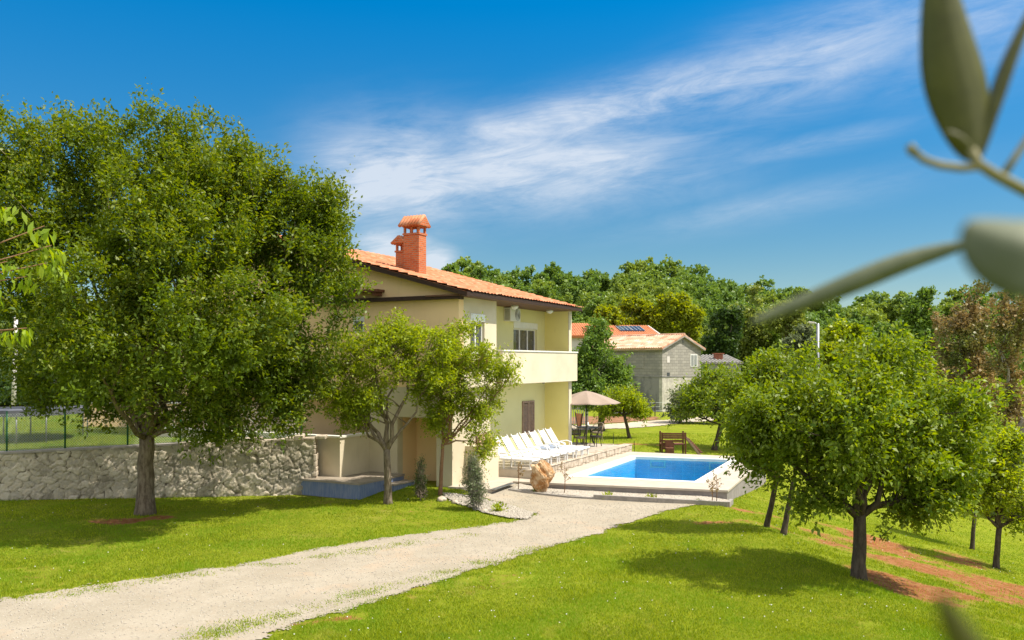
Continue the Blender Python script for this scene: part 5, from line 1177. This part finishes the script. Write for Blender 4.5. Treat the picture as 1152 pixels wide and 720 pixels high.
# low rendered wall and trampoline in the raised garden, metal pole
pz = 1.22; a = G(93, 480, pz); e = empty('garden_wall', (a.x, a.y, pz - .05), R(3)); tag(e, 'low beige rendered garden wall behind the chain link fence', 'wall')
box('wall', 'tan', e, 0, 4.2, 0, .25, 0, .95); box('wall_cap', 'coping', e, -.03, 4.23, -.03, .28, .952, 1.0)
def trampoline():
    Y = 29.0; X = (27 - CX) / F * Y; gz = 1.12; e = empty('trampoline', (X, Y, gz)); tag(e, 'round trampoline with grey pad on metal legs in the raised garden', 'trampoline'); hz = 1.08; Rr = 1.95
    pts = [(Rr * math.cos(a * math.pi / 24), Rr * math.sin(a * math.pi / 24), hz) for a in range(49)]
    MB().tube(pts, .035, 8).build('frame', 'metal_grey', e, smooth=True)
    mb = MB(); n = 48
    for k in range(n):
        a0, a1 = 2 * math.pi * k / n, 2 * math.pi * (k + 1) / n
        mb.poly([(Rr * 1.03 * math.cos(a0), Rr * 1.03 * math.sin(a0), hz + .03), (Rr * 1.03 * math.cos(a1), Rr * 1.03 * math.sin(a1), hz + .03), (Rr * .82 * math.cos(a1), Rr * .82 * math.sin(a1), hz + .06), (Rr * .82 * math.cos(a0), Rr * .82 * math.sin(a0), hz + .06)])
        mb.poly([(Rr * 1.03 * math.cos(a0), Rr * 1.03 * math.sin(a0), hz - .17), (Rr * 1.03 * math.cos(a1), Rr * 1.03 * math.sin(a1), hz - .17), (Rr * 1.03 * math.cos(a1), Rr * 1.03 * math.sin(a1), hz + .03), (Rr * 1.03 * math.cos(a0), Rr * 1.03 * math.sin(a0), hz + .03)])
    mb.build('pad', 'grey_blue_cloth', e)
    MB().tube([(0, 0, hz - .02), (0, 0, hz)], Rr * .84, 40).build('mat', 'dark_cloth', e)
    for k in range(4):
        for dd in (-.22, .22):
            a = math.pi / 4 + k * math.pi / 2 + dd - .15; MB().tube([(Rr * math.cos(a), Rr * math.sin(a), hz - .03), (Rr * math.cos(a), Rr * math.sin(a), -.05)], .025, 7).build('leg', 'metal_grey', e, smooth=True)
trampoline()
p = AT(15, 38, 450); e = empty('metal_pole', (p.x, p.y, 1.2)); tag(e, 'plain pale grey pole rising behind the trampoline', 'pole')
MB().tube([(0, 0, -.1), (0.05, 0, 2), (.12, 0, 4.6)], [.10, .09, .08], 10).build('shaft', 'slab_pale', e, smooth=True); MB().tube([(0, 0, -.02), (0, 0, .05)], .16, 12).build('collar', 'metal_grey', e)

# street lamp
Yl = 42; x = (920 - CX) / F * Yl; gz = float(terr(x, Yl)); zt = H - (364 - HY) / F * Yl - gz; e = empty('street_lamp', (x, Yl, gz)); tag(e, 'grey street lamp rising above the orchard trees', 'street lamp')
MB().tube([(0, 0, -.1), (0, 0, zt)], [.11, .075], 10).build('pole', 'metal_grey', e, smooth=True)
MB().tube([(0, 0, zt - .08), (-.12, 0, zt + .02), (-.2, 0, zt + .02)], .04, 8).build('arm', 'metal_grey', e, smooth=True)
hd_ = MB().prism([(-.18, -.08, zt), (-.46, -.06, zt + .03), (-.46, .06, zt + .03), (-.18, .08, zt)], (0, 0, .08)).build('lamp_head', 'slab_pale', e, bevel=.015); MB().box(-.42, -.22, -.05, .05, zt - .01, zt + .002).build('lamp_glass', 'lamp_glass', hd_)

# ------------------------------------------------------------------ olive twig close to the viewpoint
def olive():
    dd = .30
    def q(px, py, dz=0.): Y = dd + dz; return Vector(((px - CX) / F * Y, Y, H - (py - HY) / F * Y))
    def leafm(e, path, wpx, mat, tilt=0., twist=.0):
        n = 24; m = 6; P = [q(*p) - e.location for p in path]; V = []; Fq = []
        def at_(t):
            t *= len(P) - 1; i = min(int(t), len(P) - 2); f = t - i; p0 = P[max(i - 1, 0)]; p1 = P[i]; p2 = P[i + 1]; p3 = P[min(i + 2, len(P) - 1)]
            return .5 * ((2 * p1) + (-p0 + p2) * f + (2 * p0 - 5 * p1 + 4 * p2 - p3) * f * f + (-p0 + 3 * p1 - 3 * p2 + p3) * f ** 3)
        for i in range(n + 1):
            t = i / n; p = at_(t); d = (at_(min(t + .02, 1)) - at_(max(t - .02, 0))).normalized(); s_ = d.cross(Vector((0, 1, 0))).normalized(); nrm = s_.cross(d); s2 = (s_ * math.cos(tilt) + nrm * math.sin(tilt)); n2 = s2.cross(d)
            wv = wpx * (P[0].y + e.location.y) / F / 2 * (math.sin(math.pi * min(1, t * .96 + .03)) ** .75)
            for j in range(m + 1): v_ = -1 + 2 * j / m; V.append(p + s2 * wv * v_ + n2 * wv * .55 * abs(v_) ** 1.2)
        for i in range(n):
            for j in range(m): b = i * (m + 1) + j; Fq.append((b, b + 1, b + m + 2, b + m + 1))
        o = fast_mesh('leaf', [tuple(v) for v in V], Fq, mat, e, smooth=True); so_ = o.modifiers.new('thick', 'SOLIDIFY'); so_.thickness = .00045
    e = empty('olive_branch', q(1200, 235)); tag(e, 'blurred olive twig with long leaves close to the camera at top right', 'branch')
    def st(pts, r0, r1, nm='stem'): P = [q(*p) - e.location for p in pts]; k = len(P); MB().tube(P, [(r0 + (r1 - r0) * i / (k - 1)) * dd / F for i in range(k)], 8).build(nm, 'olive_stem', e, smooth=True)
    st([(1230, 262), (1180, 228), (1152, 214), (1120, 197), (1100, 184), (1092, 168)], 8, 5.5)
    st([(1104, 187), (1082, 189), (1058, 186), (1040, 180), (1027, 170)], 5, 4.5, 'twig'); st([(1029, 172), (1025, 168), (1023, 163)], 6, 5, 'bud')
    st([(1128, 198), (1140, 180), (1160, 150), (1185, 110)], 5, 3, 'twig')
    leafm(e, [(1096, 180), (1082, 120), (1066, 50), (1052, -50)], 62, 'olive_leaf', .45)
    leafm(e, [(1102, 178), (1116, 120), (1136, 62), (1170, -10)], 18, 'olive_leaf', .9)
    leafm(e, [(1092, 274), (1020, 296), (935, 330), (843, 364)], 25, 'olive_leaf_pale', .3)
    leafm(e, [(1086, 252, -.13), (1130, 268, -.135), (1190, 290, -.14), (1280, 330, -.15)], 100, 'olive_leaf_pale', .2)
    leafm(e, [(1098, 180), (1082, 160), (1062, 148)], 10, 'olive_leaf', .6)
    e = empty('olive_branch', q(1140, 860)); tag(e, 'blurred dark leaf tip poking up at the lower right edge', 'branch')
    leafm(e, [(1128, 820, -.17), (1105, 760, -.17), (1080, 715, -.17), (1056, 668, -.17)], 34, 'olive_leaf', .35)
    P = [q(*p) - e.location for p in ((1160, 900), (1135, 830), (1126, 796))]; MB().tube(P, [.003, .002, .0015], 8).build('stem', 'olive_stem', e, smooth=True)
olive()
